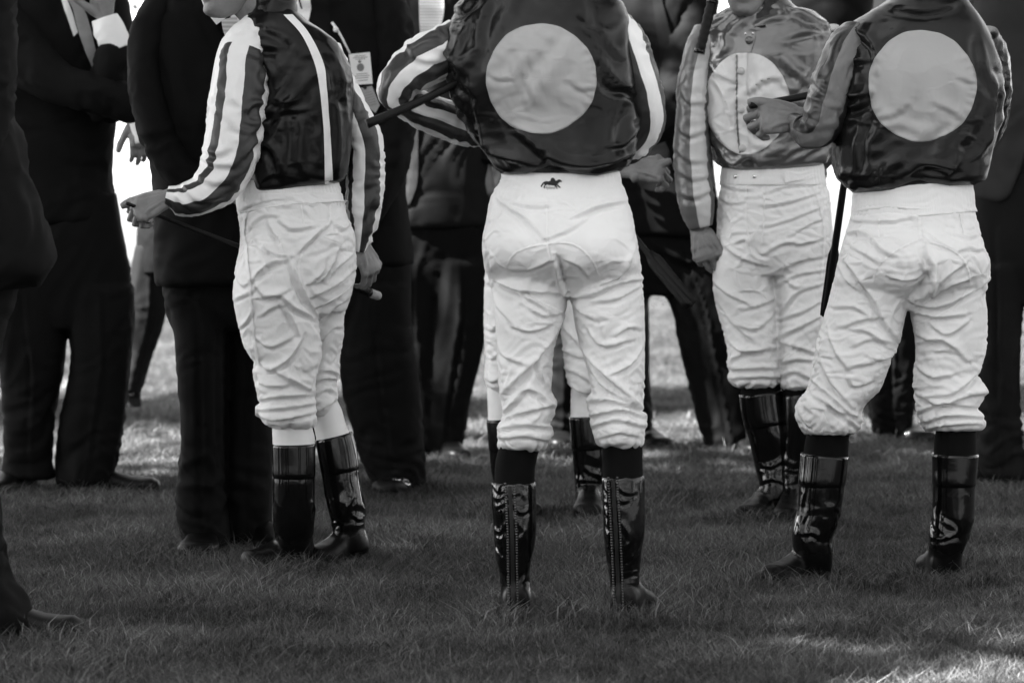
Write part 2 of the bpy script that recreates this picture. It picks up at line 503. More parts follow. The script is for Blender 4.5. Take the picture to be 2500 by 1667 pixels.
def patch_strip(left, right, V, F, offset, D, n=40, m=5):
    L = crom(left, n); Rr = crom(right, n)
    g = [tuple(L[i] * (1 - k / m) + Rr[i] * (k / m)) for i in range(n) for k in range(m + 1)]
    P = project(None, V, F, offset, g, D)
    w = m + 1
    Fs = [(i * w + k, (i + 1) * w + k, (i + 1) * w + k + 1, i * w + k + 1) for i in range(n - 1) for k in range(m)]
    return P, Fs
TREES = [('broad leafy tree left of the jockeys, nearest the camera', -8.0, 3.2, 9.5, 2.9, 11, 9000, 6.5),
         ('broad leafy tree left of the suited men', -6.4, 7.9, 9.0, 3.1, 12, 8500, 6.5),
         ('tall leafy tree whose crown reaches nearest the group', -3.6, 7.55, 9.5, 2.45, 13, 8000, 7.2),
         ('leafy tree standing just left of the background men', -3.4, 8.9, 9.5, 2.6, 14, 7000, 7.0),
         ('spreading leafy tree close on the right of the lawn', 4.8, 9.2, 11, 3.3, 17, 8000, 8.8),  # right-hand trees: added out of view to keep sky out of boot reflections
         ('spreading leafy tree right of the background men', 2.9, 13.6, 12, 3.4, 18, 8000, 9.6),
         ('spreading leafy tree further back on the right', 3.6, 18.2, 13, 4.0, 19, 8000, 10.4),
         ('small round tree nearest the lawn on the left', -5.6, 5.6, 7, 1.2, 23, 3600, 5.4),  # added to keep sun off the near strip of lawn
         ('slim leafy tree far back on the left', -7.2, 13.4, 8.0, 1.3, 15, 3000, 6.4),
         ('slim leafy tree furthest back, nearer the lawn', -4.2, 14.2, 8.0, 1.3, 16, 3000, 6.4)] + [('tree in the far row behind the lawn, number %s from the left' % w, x, y, 11, 4.6, 30 + k, 2600, 6.9) for k, (w, x, y) in enumerate([('one', -16, 44), ('two', -9.3, 42), ('three', -3.6, 45), ('four', 3.2, 43), ('five', 9.4, 45), ('six', 16, 42)])]  # far row: added to darken what shoes and boots reflect
SKY_BLOCKERS = [('long tall clipped hedge behind the camera position', -26, -9, 26, -9, 8.0, 21),  # unseen hedges, added to cut low sky light and reflections
          ('tall clipped hedge along the right of the lawn', 14, -9, 14, 26, 4.0, 22)]
# ------------------------------------------------------------------ body pieces
def rotz(V, a):
    c, s = math.cos(a), math.sin(a)
    V = np.array(V, float); M = np.array([[c, -s, 0], [s, c, 0], [0, 0, 1]])
    return V @ M.T
def foot(hx, Df, ang, L=0.275, w=0.047, boot=False, z0=0.0, gx=None):
    """a shod foot standing on the ground: heel at pixel column hx and distance Df, toe towards ang (0 picture right, 90 away)"""
    X = (hx - 1250.0) / FPX * Df
    t = np.array([0, .03, .10, .25, .40, .55, .70, .82, .92, .98, 1.0])
    hwid = np.array([.45, .62, .72, .74, .72, .84, .98, .98, .80, .5, .2]) * w
    top = np.array([.066, .074, .080, .086, .082, .066, .054, .050, .044, .034, .022]) * (1.1 if boot else 1.0)
    ns = 24; th = np.linspace(0, 2 * math.pi, ns, endpoint=False)
    V = []
    for k in range(len(t)):
        for a in th:
            y = hwid[k] * np.sign(math.cos(a)) * abs(math.cos(a)) ** 0.75
            zz = top[k] * (0.5 + 0.5 * np.sign(math.sin(a)) * abs(math.sin(a)) ** (0.9 if math.sin(a) > 0 else 0.45))
            V.append((t[k] * L, y, 0.006 + zz + (0.006 if t[k] > 0.9 else 0)))
    n = len(t)
    F = [(i * ns + j, (i + 1) * ns + j, (i + 1) * ns + (j + 1) % ns, i * ns + (j + 1) % ns) for i in range(n - 1) for j in range(ns)]
    F += [tuple(range(ns)), tuple(range(n * ns - 1, (n - 1) * ns - 1, -1))]
    V = rotz(V, R(ang)) + np.array((X, Df, z0))
    return V, F
def sole(hx, Df, ang, L=0.275, w=0.047, z0=0.0):
    X = (hx - 1250.0) / FPX * Df
    t = np.linspace(0, 1, 15)
    hwid = np.interp(t, [0, .04, .12, .25, .4, .55, .7, .82, .92, .98, 1], np.array([.3, .58, .74, .74, .72, .84, .99, .99, .82, .5, .1])) * w * 1.06
    out = [(t[k] * L * 1.02 - .003, hwid[k]) for k in range(15)] + [(t[k] * L * 1.02 - .003, -hwid[k]) for k in range(14, -1, -1)]
    n = len(out)
    V = [(x, y, -0.004) for x, y in out] + [(x, y, 0.013) for x, y in out]
    F = [tuple(range(n))[::-1], tuple(range(n, 2 * n))] + [(i, (i + 1) % n, n + (i + 1) % n, n + i) for i in range(n)]
    hv, hf = box((0.035, 0, 0.012), 0.036, w * 0.68, 0.016)
    V, F = join([(np.array(V), F), (hv, hf)])
    return rotz(V, R(ang)) + np.array((X, Df, z0)), F

def head(voxel=0.0045):
    """head in its own space: chin at the origin, facing -y, 0.225 m tall"""
    rows = [(-.012, .020, -.040, -.075), (-.004, .032, -.02, -.090), (.012, .044, .02, -.096), (.030, .053, .055, -.095), (.050, .060, .075, -.094), (.075, .066, .088, -.093),
            (.110, .072, .096, -.088), (.150, .076, .102, -.092), (.185, .068, .092, -.080), (.210, .046, .062, -.050), (.224, .014, .02, -.012)]
    ns = 32; V = []; th = np.linspace(0, 2 * math.pi, ns, endpoint=False)
    A = crom(np.array([(0, z, w, b, f) for z, w, b, f in rows]), 28)
    for a in A:
        cy, hd = (a[3] + a[4]) / 2, (a[3] - a[4]) / 2
        for t in th: V.append((a[2] * math.cos(t), cy + hd * math.sin(t), a[1]))
    n = len(A)
    F = [(i * ns + j, i * ns + (j + 1) % ns, (i + 1) * ns + (j + 1) % ns, (i + 1) * ns + j) for i in range(n - 1) for j in range(ns)]
    F += [tuple(range(ns))[::-1], tuple(range((n - 1) * ns, n * ns))]
    ps = [(np.array(V), F)]
    ps.append(tube3([(0, -.088, .122), (0, -.102, .095), (0, -.115, .078), (0, -.100, .068)], [.010, .012, .015, .012], 10))
    for s in (-1, 1):
        ps.append(ball((s * .011, -.102, .073), .010, 6))
        ps.append(ball((s * .074, .004, .098), .030, 8, (.32, .6, 1)))
        ps.append(ball((s * .031, -.083, .112), .0135, 8))
        ps.append(tube3([(s * .012, -.091, .128), (s * .034, -.092, .131), (s * .055, -.078, .124)], [.008, .009, .006], 8))
    ps.append(tube3([(-.027, -.083, .047), (-.012, -.096, .0515), (0, -.098, .050), (.012, -.096, .0515), (.027, -.083, .047)], [.003, .006, .006, .006, .003], 8))
    ps.append(tube3([(-.025, -.083, .042), (-.011, -.095, .0375), (0, -.097, .037), (.011, -.095, .0375), (.025, -.083, .042)], [.003, .007, .0075, .007, .003], 8))
    ps.append(ball((0, -.084, .008), .019, 8, (1.15, .8, .8)))
    return fuse(ps, voxel, 2)
HEAD_V, HEAD_F = head(0.005)

def unit(v):
    v = np.array(v, float); return v / (np.linalg.norm(v) + 1e-12)
def hand(wr, d, n, thumb=1, curl=(20, 30, 20), tcurl=15, size=1.0, spread=0.0, grip=None, voxel=0.0038, tdir=None, stub=0.07):
    """hand from the wrist: d along the palm, n out of its back, thumb = side of the thumb (+1: along d x n)"""
    d, n = unit(d), unit(n); n = unit(n - d * np.dot(n, d)); s = np.cross(d, n) * thumb
    wr = np.array(wr, float); k = size
    P = []
    P.append(tube3([wr - d * stub * k, wr - d * stub * .4 * k, wr + d * .012 * k, wr + d * .045 * k, wr + d * .080 * k, wr + d * .096 * k],
                   np.array([.029, .027, .029, .037, .041, .034]) * k, 20, up=n, flat=.50))
    off = [.033, .0115, -.0105, -.0315]; ln = [.070, .079, .073, .057]; back = [.088, .094, .090, .080]
    nails = []
    for f in range(4):
        c = curl if not isinstance(curl[0], (tuple, list)) else curl[f]
        b = wr + d * back[f] * k + s * off[f] * k
        ang = 0; pts = [b - d * .03 * k + n * .002 * k, b]; dd = unit(d + s * spread * (off[f] / .03))
        seg = [.46, .30, .24]
        for q in range(3):
            ang += R(c[q]); v = dd * math.cos(ang) - n * math.sin(ang)
            e = pts[-1] + v * ln[f] * seg[q] * k
            pts.append((pts[-1] + e) / 2); pts.append(e)
        rr = np.array([.0090, .0098, .0088, .0092, .0080, .0084, .0076, .0058]) * k * (0.88 if f == 3 else 1)
        P.append(tube3(pts, rr, 12, up=s))
        P.append(ball(b + n * .003 * k, .0112 * k, 6))
        P.append(tube3([wr + d * .02 * k + s * off[f] * .45 * k + n * .0130 * k, wr + d * .055 * k + s * off[f] * .75 * k + n * .0165 * k, b + n * .0075 * k], np.array([.0030, .0042, .0050]) * k, 8, up=s))
        nails.append((pts[-1] + pts[-2]) / 2)
    td = unit(tdir) if tdir is not None else unit(d * .75 + s * .62 - n * .25)
    b = wr + d * .022 * k + s * .022 * k - n * .004 * k
    p1 = b + td * .042 * k
    t2 = unit(td + d * math.sin(R(tcurl)) * 1.0 - n * .15); p2 = p1 + t2 * .034 * k
    t3 = unit(t2 + d * math.sin(R(tcurl)) * .9 - s * math.sin(R(tcurl)) * .5); p3 = p2 + t3 * .028 * k
    P.append(tube3([b - td * .012 * k, b, (b + p1) / 2, p1, (p1 + p2) / 2, p2, (p2 + p3) / 2, p3], np.array([.012, .016, .015, .0125, .0112, .0115, .0108, .0075]) * k, 12, up=n))
    V, F = fuse(P, voxel * k, 1, 0.4)
    return V, F

def shrinkbox(sec, f): return sec

class Person:
    def __init__(self, label, D, x, cat='person', group=None, gx=None):
        X = (x - 1250.0) / FPX * D
        self.D = D
        self.root = empty('person', (X, D, 0))
        tag(self.root, label, cat, group)
        self.core = []; self.extra = []; self.skin = 'skin'
        self.neck_top = None
        PEOPLE.append(self)
    def geo(self, sec, mode='h', nr=48, ns=40, p=2.2, dD=0.0, hem=None, body=0.72, caps=True):
        g = loft(sec, self.D + dD, mode, nr, ns, p, hem, caps=caps)
        if body: 
            b = loft(sec, self.D + dD, mode, 14, 12, 2.0, None, body)
            self.core.append((b[0], b[1]))
        return g
    def add(self, name, g, material, parent=None, **kw):
        return obj(name, g[0], g[1], material, parent or self.root, uv=(g[2] if len(g) > 2 else None), **kw)
    def head_at(self, x, y, yaw, dD=0.0, tilt=0.0, neck=None, cap=None, scale=1.0):
        """chin pixel, yaw (0 = facing the camera, 90 = facing picture right)"""
        o = W(x, y, self.D + dD)
        def place(V):
            V = np.array(V) * scale
            c, s = math.cos(tilt), math.sin(tilt)
            V = V @ np.array([[1, 0, 0], [0, c, -s], [0, s, c]]).T
            return rotz(V, R(yaw)) + o
        self.extra.append((place(HEAD_V), HEAD_F))
        nb = W(*neck[:2], self.D + neck[2]); nt = place([(0, .012, .05)])[0]
        T = np.linspace(0, 1, 8)[:, None]
        Pn = nb * (1 - T) + nt * T
        self.extra.append(tube3(Pn, np.linspace(.066, .054, 8), 20))
        self.core.append(tube3(np.array([nb * 1.0 - (0, 0, .12), nb * .5 + nt * .5, nt]), [.07, .05, .05], 12))
        if cap:
            rows = [(.126, .081, .112, -.098), (.15, .084, .110, -.100), (.19, .076, .1, -.088), (.218, .052, .07, -.058), (.235, .012, .02, -.012)] if cap == 'helmet' else \
                   [(.128, .077, .106, -.02), (.150, .080, .107, -.090), (.19, .072, .096, -.084), (.216, .050, .066, -.054), (.231, .012, .02, -.012)]
            A = crom(np.array([(0, r[0], r[1], r[2], r[3]) for r in rows]), 16); th = np.linspace(0, 2 * math.pi, 28, endpoint=False); V = []
            for a in A:
                for t in th: V.append((a[2] * math.cos(t), (a[3] + a[4]) / 2 + (a[3] - a[4]) / 2 * math.sin(t), a[1]))
            F = [(i * 28 + j, i * 28 + (j + 1) % 28, (i + 1) * 28 + (j + 1) % 28, (i + 1) * 28 + j) for i in range(15) for j in range(28)] + [tuple(range(15 * 28, 16 * 28))]
            h = obj('riding_cap' if cap == 'helmet' else 'hair', place(V), F, 'helmet' if cap == 'helmet' else 'hair', self.root)
            if cap == 'helmet':
                pv, pf = [], []
                for i in range(4):
                    for j in range(15):
                        t = math.pi * (j / 14); q = 1 + .22 * i
                        pv.append((.081 * math.cos(t), .007 - .105 * math.sin(t) * (1 + .2 * i * math.sin(t)), .130 - .006 * i))
                pf = [(i * 15 + j, i * 15 + j + 1, (i + 1) * 15 + j + 1, (i + 1) * 15 + j) for i in range(3) for j in range(14)]
                obj('peak', place(pv), pf, 'helmet', h)
    def hand(self, *a, **k):
        self.extra.append(hand(*a, **k))
    def body(self, voxel=0.014):
        V, F = fuse(self.core, voxel, 2)
        V, F = join([(V, F)] + self.extra)
        obj('body', V, F, self.skin, self.root)
    def boot(self, shaft, hx, Df, ang, L=0.27, p=2.2, folds=(), amp=0.004, dD=0.0, nm='riding_boot', voxel=0.005, seed=1.0, w=0.047, band=None, ankle=None, label=None):
        g = loft(shaft, self.D + dD, 'p', 40, 32, p)
        fv = foot(hx, Df, ang, L, w, True)
        V, F = fuse([(g[0], g[1]), fv], voxel, 3)
        N = normals(V, F)
        d = strokes(V, N, folds, self.D)
        z = V[:, 2]
        cut = sstep(0.075, 0.12, z); mk = (np.exp(-((z - 0.15) / 0.06) ** 2) + 0.12) * cut
        d = d * cut
        d += wrinkle(V, amp, 12, .12, .045, seed, .8, mk) + wrinkle(V, amp * .6, -30, .1, .04, seed + 5, .8, mk)
        V = V + N * d[:, None]
        o = obj(nm, V, F, 'patent', self.root)
        if label: o['label'] = label
        sv, sf = sole(hx, Df, ang, L, w)
        obj('sole', sv, sf, 'sole', o, smooth=False)
        self.core.append(loft(shaft, self.D + dD, 'p', 10, 10, 2, None, .7)[:2])
        fb = foot(hx, Df, ang, L * .82, w * .6, False); self.core.append((fb[0] * np.array((1, 1, .6)) + np.array((0, 0, .012)), fb[1]))
        if band:
            for b in band:
                gb = loft(b, self.D + dD, 'p', 14, 40, p)
                obj('top_band', gb[0], gb[1], 'patent_band', o)
        return o, V, F
    def shoe(self, hx, Df, ang, L=0.30, w=0.05, z0=0.0, buckle=None, tilt=None):
        V, F = foot(hx, Df, ang, L, w, False, z0)
        o = obj('shoe', V, F, 'shoe', self.root)
        sv, sf = sole(hx, Df, ang, L, w, z0); obj('sole', sv, sf, 'sole', o, smooth=False)
        fb = foot(hx, Df, ang, L * .7, w * .45, False, 0); self.core.append((fb[0] * np.array((1, 1, .5)) + np.array((0, 0, .014 + z0)), fb[1]))
        if buckle:
            for (bx, by, r) in buckle:
                # small ring of metal lying on the upper
                bvh = BVHTree.FromPolygons([Vector(v) for v in V], F)
                q = bvh.find_nearest(Vector(W(bx, by, Df - .22)) + Vector((0, 0, .02)))
                c = np.array(q[0]); n = unit(q[1]); a = unit(np.cross(n, (0, 0, 1.0))); b = np.cross(n, a)
                t = np.linspace(0, 2 * math.pi, 15)
                rv, rf = tube3(c + n * .003 + np.outer(np.cos(t), a) * r + np.outer(np.sin(t), b) * r * .8, .0042, 6, False)
                obj('buckle', rv, rf, 'metal', o)
        return o
    def trousers(self, parts, material, seed=0.0, amp=0.006, voxel=0.009, mode='h', folds=(), name='trousers'):
        ps = []
        for s in parts:
            g = self.geo(s, mode if len(s[0]) == 5 else 'h', 30, 32, 2.7)
            ps.append((g[0], g[1]))
        V, F = fuse(ps, voxel, 3)
        N = normals(V, F)
        folds = list(folds)
        for s in parts[1:]:      # pressed crease down the middle of each leg
            folds.append((7 * 11 / self.D, 9, [((q[1] + q[2]) / 2 + 4, q[0]) for q in s]))
        z = V[:, 2]
        low = 0.4 + 1.0 * np.exp(-((z - .12) / .14) ** 2)
        d = wrinkle(V, amp * 1.3, 80, .45, .06, seed, .4, np.full(len(V), .8)) + wrinkle(V, amp * 1.4, 18, .2, .045, seed + 3, .8, low) + wrinkle(V, amp, -30, .16, .04, seed + 6, .8, low) + strokes(V, N, folds, self.D)
        return obj(name, V + N * d[:, None], F, material, self.root)
    def sleeve(self, sec, material, amp=0.005, seed=0.0, dD=0.0, p=2.1, nr=40, ns=36, ang=20, folds=(), name='sleeve', body=0.6, long=.10, short=.028, grow=0.0):
        g = self.geo(sec, 'p', nr, ns, p, dD, None, body)
        N = normals(g[0], g[1][:-2])
        d = wrinkle(g[0], amp, ang, long, short, seed, .8) + wrinkle(g[0], amp * .6, ang + 60, long, short * 1.4, seed + 4, .8) + strokes(g[0], N, folds, self.D)
        e = sstep(0, .06, g[2][:, 1]) * (1 - .6 * sstep(.95, 1, g[2][:, 1]))
        if grow:
            lf = np.clip(.6 + 1.5 * pnoise(g[0] / .09 + seed), 0, 1.6)
            V = relax(g[0], g[1], d * e, N, grow * lf, grow * lf, 1 - np.clip(e, 0, 1), 70, -.02, .02, .05)
        else: V = g[0] + N * (d * e)[:, None]
        return obj(name, V, g[1], material, self.root, uv=g[2]), V, g[1]
    def jacket(self, sec, material, amp=0.006, seed=0.0, hem=None, p=2.55, nr=90, ns=96, folds=(), name='jacket', body=0.75, long=.22, short=.06, ang=60, dD=0.0, grow=0.0):
        g = self.geo(sec, 'h', nr, ns, p, dD, hem, body)
        N = normals(g[0], g[1][:-2])
        d = wrinkle(g[0], amp, ang, long, short, seed, .7) + wrinkle(g[0], amp * .7, ang - 75, long * .7, short, seed + 7, .7) + strokes(g[0], N, folds, self.D)
        v = g[2][:, 1]
        d *= sstep(0, .05, v)
        if grow:
            lf = np.clip(.6 + 1.5 * pnoise(g[0] / .13 + seed), 0, 1.6)
            V = relax(g[0], g[1], d, N, grow * lf, grow * .8 * lf, np.maximum(1 - sstep(0, .05, v), sstep(.985, 1, v)), 70, -.026, .03, .05)
        else: V = g[0] + N * d[:, None]
        return obj(name, V, g[1], material, self.root, uv=g[2]), V, g[1]

def relax(V0, F, d, N, gv, gh, pin, iters=90, lo=-.026, hi=.028, bend=.035):
    """surplus cloth: edges want to be longer than the figure gives room for, so the cloth buckles into folds"""
    q = np.array([f for f in F if len(f) == 4], int).reshape(-1, 4); t = np.array([f for f in F if len(f) == 3], int).reshape(-1, 3)
    E = np.concatenate([q[:, [0, 1]], q[:, [1, 2]], q[:, [2, 3]], q[:, [3, 0]], t[:, [0, 1]], t[:, [1, 2]], t[:, [2, 0]]])
    E = np.unique(np.sort(E, 1), axis=0)
    Dg = np.concatenate([q[:, [0, 2]], q[:, [1, 3]]])
    n = len(V0); A = np.concatenate([E, Dg]); i, j = A[:, 0], A[:, 1]
    U = N * d[:, None]; U0 = U.copy(); X0 = V0 + U
    e = X0[j] - X0[i]; L = np.linalg.norm(e, axis=1) + 1e-9
    c = (e[:, 2] / L) ** 2
    g = (gv[i] + gv[j]) / 2 * c + (gh[i] + gh[j]) / 2 * (1 - c)
    T = L * (1 + g)
    cnt = np.bincount(i, minlength=n) + np.bincount(j, minlength=n)
    ei, ej = E[:, 0], E[:, 1]; ec = (np.bincount(ei, minlength=n) + np.bincount(ej, minlength=n))[:, None]
    free = (1 - pin)[:, None]
    for it in range(iters):
        X = V0 + U
        e = X[j] - X[i]; l = np.linalg.norm(e, axis=1) + 1e-9
        w = e * ((l - T) / l * .5)[:, None]
        G = np.stack([np.bincount(i, w[:, k], n) - np.bincount(j, w[:, k], n) for k in range(3)], 1)
        U = U + G * (2.2 / cnt[:, None]) * free
        Q = U - U0
        S = np.stack([np.bincount(ei, Q[ej, k], n) + np.bincount(ej, Q[ei, k], n) for k in range(3)], 1) / ec
        LU = S - Q
        S2 = np.stack([np.bincount(ei, LU[ej, k], n) + np.bincount(ej, LU[ei, k], n) for k in range(3)], 1) / ec
        U = U - (bend * 4 if it < iters // 2 else bend) * (S2 - LU)
        h = (U * N).sum(1); hc = np.clip(h, lo, hi)
        U = U + N * ((hc - h) * .6)[:, None]
        tz = U - N * (U * N).sum(1)[:, None]
        U = U - .03 * tz
        U = U * free
    return V0 + U

def K(ox, oy, s, lst):
    """strokes noted in an enlarged view: back to photograph pixels"""
    return [(w * .72 / s, h, [(ox + x / s, oy + y / s) for x, y in pts]) for w, h, pts in lst]

def whip(label, p0, p1, D0, D1, r0=.007, r1=.004, handle=None, tip=None, flap=None, group='riding whips'):
    a, b = W(p0[0], p0[1], D0), W(p1[0], p1[1], D1)
    root = empty('riding_whip', a); tag(root, label, 'whip', group)
    T = np.linspace(0, 1, 20)[:, None]
    P = a * (1 - T) + b * T
    sag = np.sin(np.pi * T[:, 0]) * 0.004; P[:, 2] -= sag
    v, f = tube3(P, np.linspace(r0, r1, 20), 10); obj('shaft', v, f, 'whip_black', root)
    if handle:
        t0, t1, r = handle
        T = np.linspace(t0, t1, 24)[:, None]; P = a * (1 - T) + b * T
        rr = r * (1 + .08 * np.sin(np.arange(24) * 1.9)); rr[0] *= .8; rr[-1] *= .8
        v, f = tube3(P, rr, 12); h = obj('handle', v, f, 'whip_black', root)
        for e in (t0, t1):
            q = a * (1 - e) + b * e; u = unit(b - a)
            v, f = tube3([q - u * .006, q + u * .006], [r * 1.12, r * 1.12], 12); obj('collar_ring', v, f, 'patent_band', h)
    if tip:
        t0, t1, r = tip
        T = np.linspace(t0, t1, 8)[:, None]; P = a * (1 - T) + b * T
        v, f = tube3(P, [r * .8, r, r * 1.05, r, r, r * 1.05, r, r * .7], 12); obj('tip', v, f, 'whip_tip', root)
    if flap:
        t0, t1, w = flap
        T = np.linspace(t0, t1, 8)[:, None]; P = a * (1 - T) + b * T
        v, f = tube3(P, [w * .5, w, w * 1.05, w, w, w, w, w * .9], 12, up=(0, -1, 0), flat=.28); obj('flap', v, f, 'whip_black', root)
    return root
# ------------------------------------------------------------------ ground and lawn
def ground_mat():
    m = bpy.data.materials.new('lawn_soil'); m.use_nodes = True; nt = m.node_tree; b = nt.nodes['Principled BSDF']
    tc = nd(nt, 'ShaderNodeTexCoord')
    n1 = nd(nt, 'ShaderNodeTexNoise'); n1.inputs['Scale'].default_value = 1.2; n1.inputs['Detail'].default_value = 8; nt.links.new(tc.outputs['Object'], n1.inputs[0])
    mp = nd(nt, 'ShaderNodeMapping'); mp.inputs['Scale'].default_value = (60, 22, 60); nt.links.new(tc.outputs['Object'], mp.inputs[0])
    n2 = nd(nt, 'ShaderNodeTexNoise'); n2.inputs['Scale'].default_value = 1.0; n2.inputs['Detail'].default_value = 6; nt.links.new(mp.outputs[0], n2.inputs[0])
    mu = nd(nt, 'ShaderNodeMath', operation='MULTIPLY'); nt.links.new(n1.outputs[0], mu.inputs[0]); nt.links.new(n2.outputs[0], mu.inputs[1])
    mr = nd(nt, 'ShaderNodeMapRange'); mr.inputs[1].default_value = .12; mr.inputs[2].default_value = .42; mr.inputs[3].default_value = .05; mr.inputs[4].default_value = .12
    nt.links.new(mu.outputs[0], mr.inputs[0])
    cc = nd(nt, 'ShaderNodeCombineColor')
    for k in range(3): nt.links.new(mr.outputs[0], cc.inputs[k])
    nt.links.new(cc.outputs[0], b.inputs['Base Color']); b.inputs['Roughness'].default_value = .9; b.inputs['Specular IOR Level'].default_value = .2
    bp = nd(nt, 'ShaderNodeBump'); bp.inputs['Strength'].default_value = .8; bp.inputs['Distance'].default_value = .04
    nt.links.new(n2.outputs[0], bp.inputs['Height']); nt.links.new(bp.outputs[0], b.inputs['Normal'])
    MATS['soil'] = m
ground_mat()
def ground():
    xs = np.concatenate([[-900, -300, -80, -30], np.linspace(-12, 12, 25), [30, 80, 300, 900]])
    ys = np.concatenate([[-200, -60, -20, -5], np.linspace(0, 40, 41), [60, 110, 250, 700, 1600]])
    V = np.array([(x, y, -0.008) for y in ys for x in xs]); n = len(xs)
    F = [(i * n + j, i * n + j + 1, (i + 1) * n + j + 1, (i + 1) * n + j) for i in range(len(ys) - 1) for j in range(n - 1)]
    o = obj('ground', V, F, 'soil'); tag(o, kind='structure')
    o['label'] = 'flat lawn of the parade ring under the grass'
ground()

def blade_mat():
    m = bpy.data.materials.new('grass_blade'); m.use_nodes = True; nt = m.node_tree; nt.nodes.clear()
    out = nd(nt, 'ShaderNodeOutputMaterial')
    gi = nd(nt, 'ShaderNodeObjectInfo')
    ge = nd(nt, 'ShaderNodeNewGeometry')
    n1 = nd(nt, 'ShaderNodeTexNoise'); n1.inputs['Scale'].default_value = 1.6; n1.inputs['Detail'].default_value = 8; n1.inputs['Roughness'].default_value = .65; nt.links.new(ge.outputs['Position'], n1.inputs[0])
    mr = nd(nt, 'ShaderNodeMapRange'); mr.inputs[1].default_value = .3; mr.inputs[2].default_value = .7; mr.inputs[3].default_value = .032; mr.inputs[4].default_value = .175
    nt.links.new(n1.outputs[0], mr.inputs[0])
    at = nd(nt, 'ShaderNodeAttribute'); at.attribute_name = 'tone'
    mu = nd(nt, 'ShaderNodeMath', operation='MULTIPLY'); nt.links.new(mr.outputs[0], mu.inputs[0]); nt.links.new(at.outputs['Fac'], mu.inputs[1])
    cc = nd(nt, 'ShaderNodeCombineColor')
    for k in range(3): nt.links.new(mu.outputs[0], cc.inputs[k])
    p = nd(nt, 'ShaderNodeBsdfPrincipled'); p.inputs['Roughness'].default_value = .42; p.inputs['Specular IOR Level'].default_value = .35
    nt.links.new(cc.outputs[0], p.inputs['Base Color'])
    tr = nd(nt, 'ShaderNodeBsdfTranslucent'); nt.links.new(cc.outputs[0], tr.inputs[0])
    mx = nd(nt, 'ShaderNodeMixShader'); mx.inputs[0].default_value = .4
    nt.links.new(p.outputs[0], mx.inputs[1]); nt.links.new(tr.outputs[0], mx.inputs[2]); nt.links.new(mx.outputs[0], out.inputs[0])
    MATS['blade'] = m
blade_mat()
def clump(k, nb, spread, hmin, hmax, wid, lean):
    rs = np.random.RandomState(100 + k); V = []; F = []; tone = []
    for b in range(nb):
        r = spread * math.sqrt(rs.rand()); a = rs.rand() * 6.283; x, y = r * math.cos(a), r * math.sin(a)
        h = hmin + (hmax - hmin) * rs.rand() ** 1.3; w = wid * .72 * (.6 + .7 * rs.rand())
        fa = rs.rand() * 6.283; la = rs.rand() * 6.283; l = h * lean * (.25 + 1.2 * rs.rand())
        dx, dy = math.cos(fa) * w, math.sin(fa) * w; lx, ly = math.cos(la) * l, math.sin(la) * l
        i = len(V)
        V += [(x - dx, y - dy, -.01), (x + dx, y + dy, -.01), (x - dx * .8 + lx * .28, y - dy * .8 + ly * .28, h * .5), (x + dx * .8 + lx * .28, y + dy * .8 + ly * .28, h * .5), (x + lx, y + ly, h * (1 - .25 * lean * rs.rand()))]
        F += [(i, i + 1, i + 3, i + 2), (i + 2, i + 3, i + 4)]
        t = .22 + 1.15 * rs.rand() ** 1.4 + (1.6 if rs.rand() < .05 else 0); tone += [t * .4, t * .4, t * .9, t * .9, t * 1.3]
    me = bpy.data.meshes.new('grass_clump'); me.from_pydata(V, [], F)
    at = me.attributes.new('tone', 'FLOAT', 'POINT'); at.data.foreach_set('value', np.array(tone))
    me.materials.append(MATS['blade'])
    return bpy.data.objects.new('grass_clump', me)
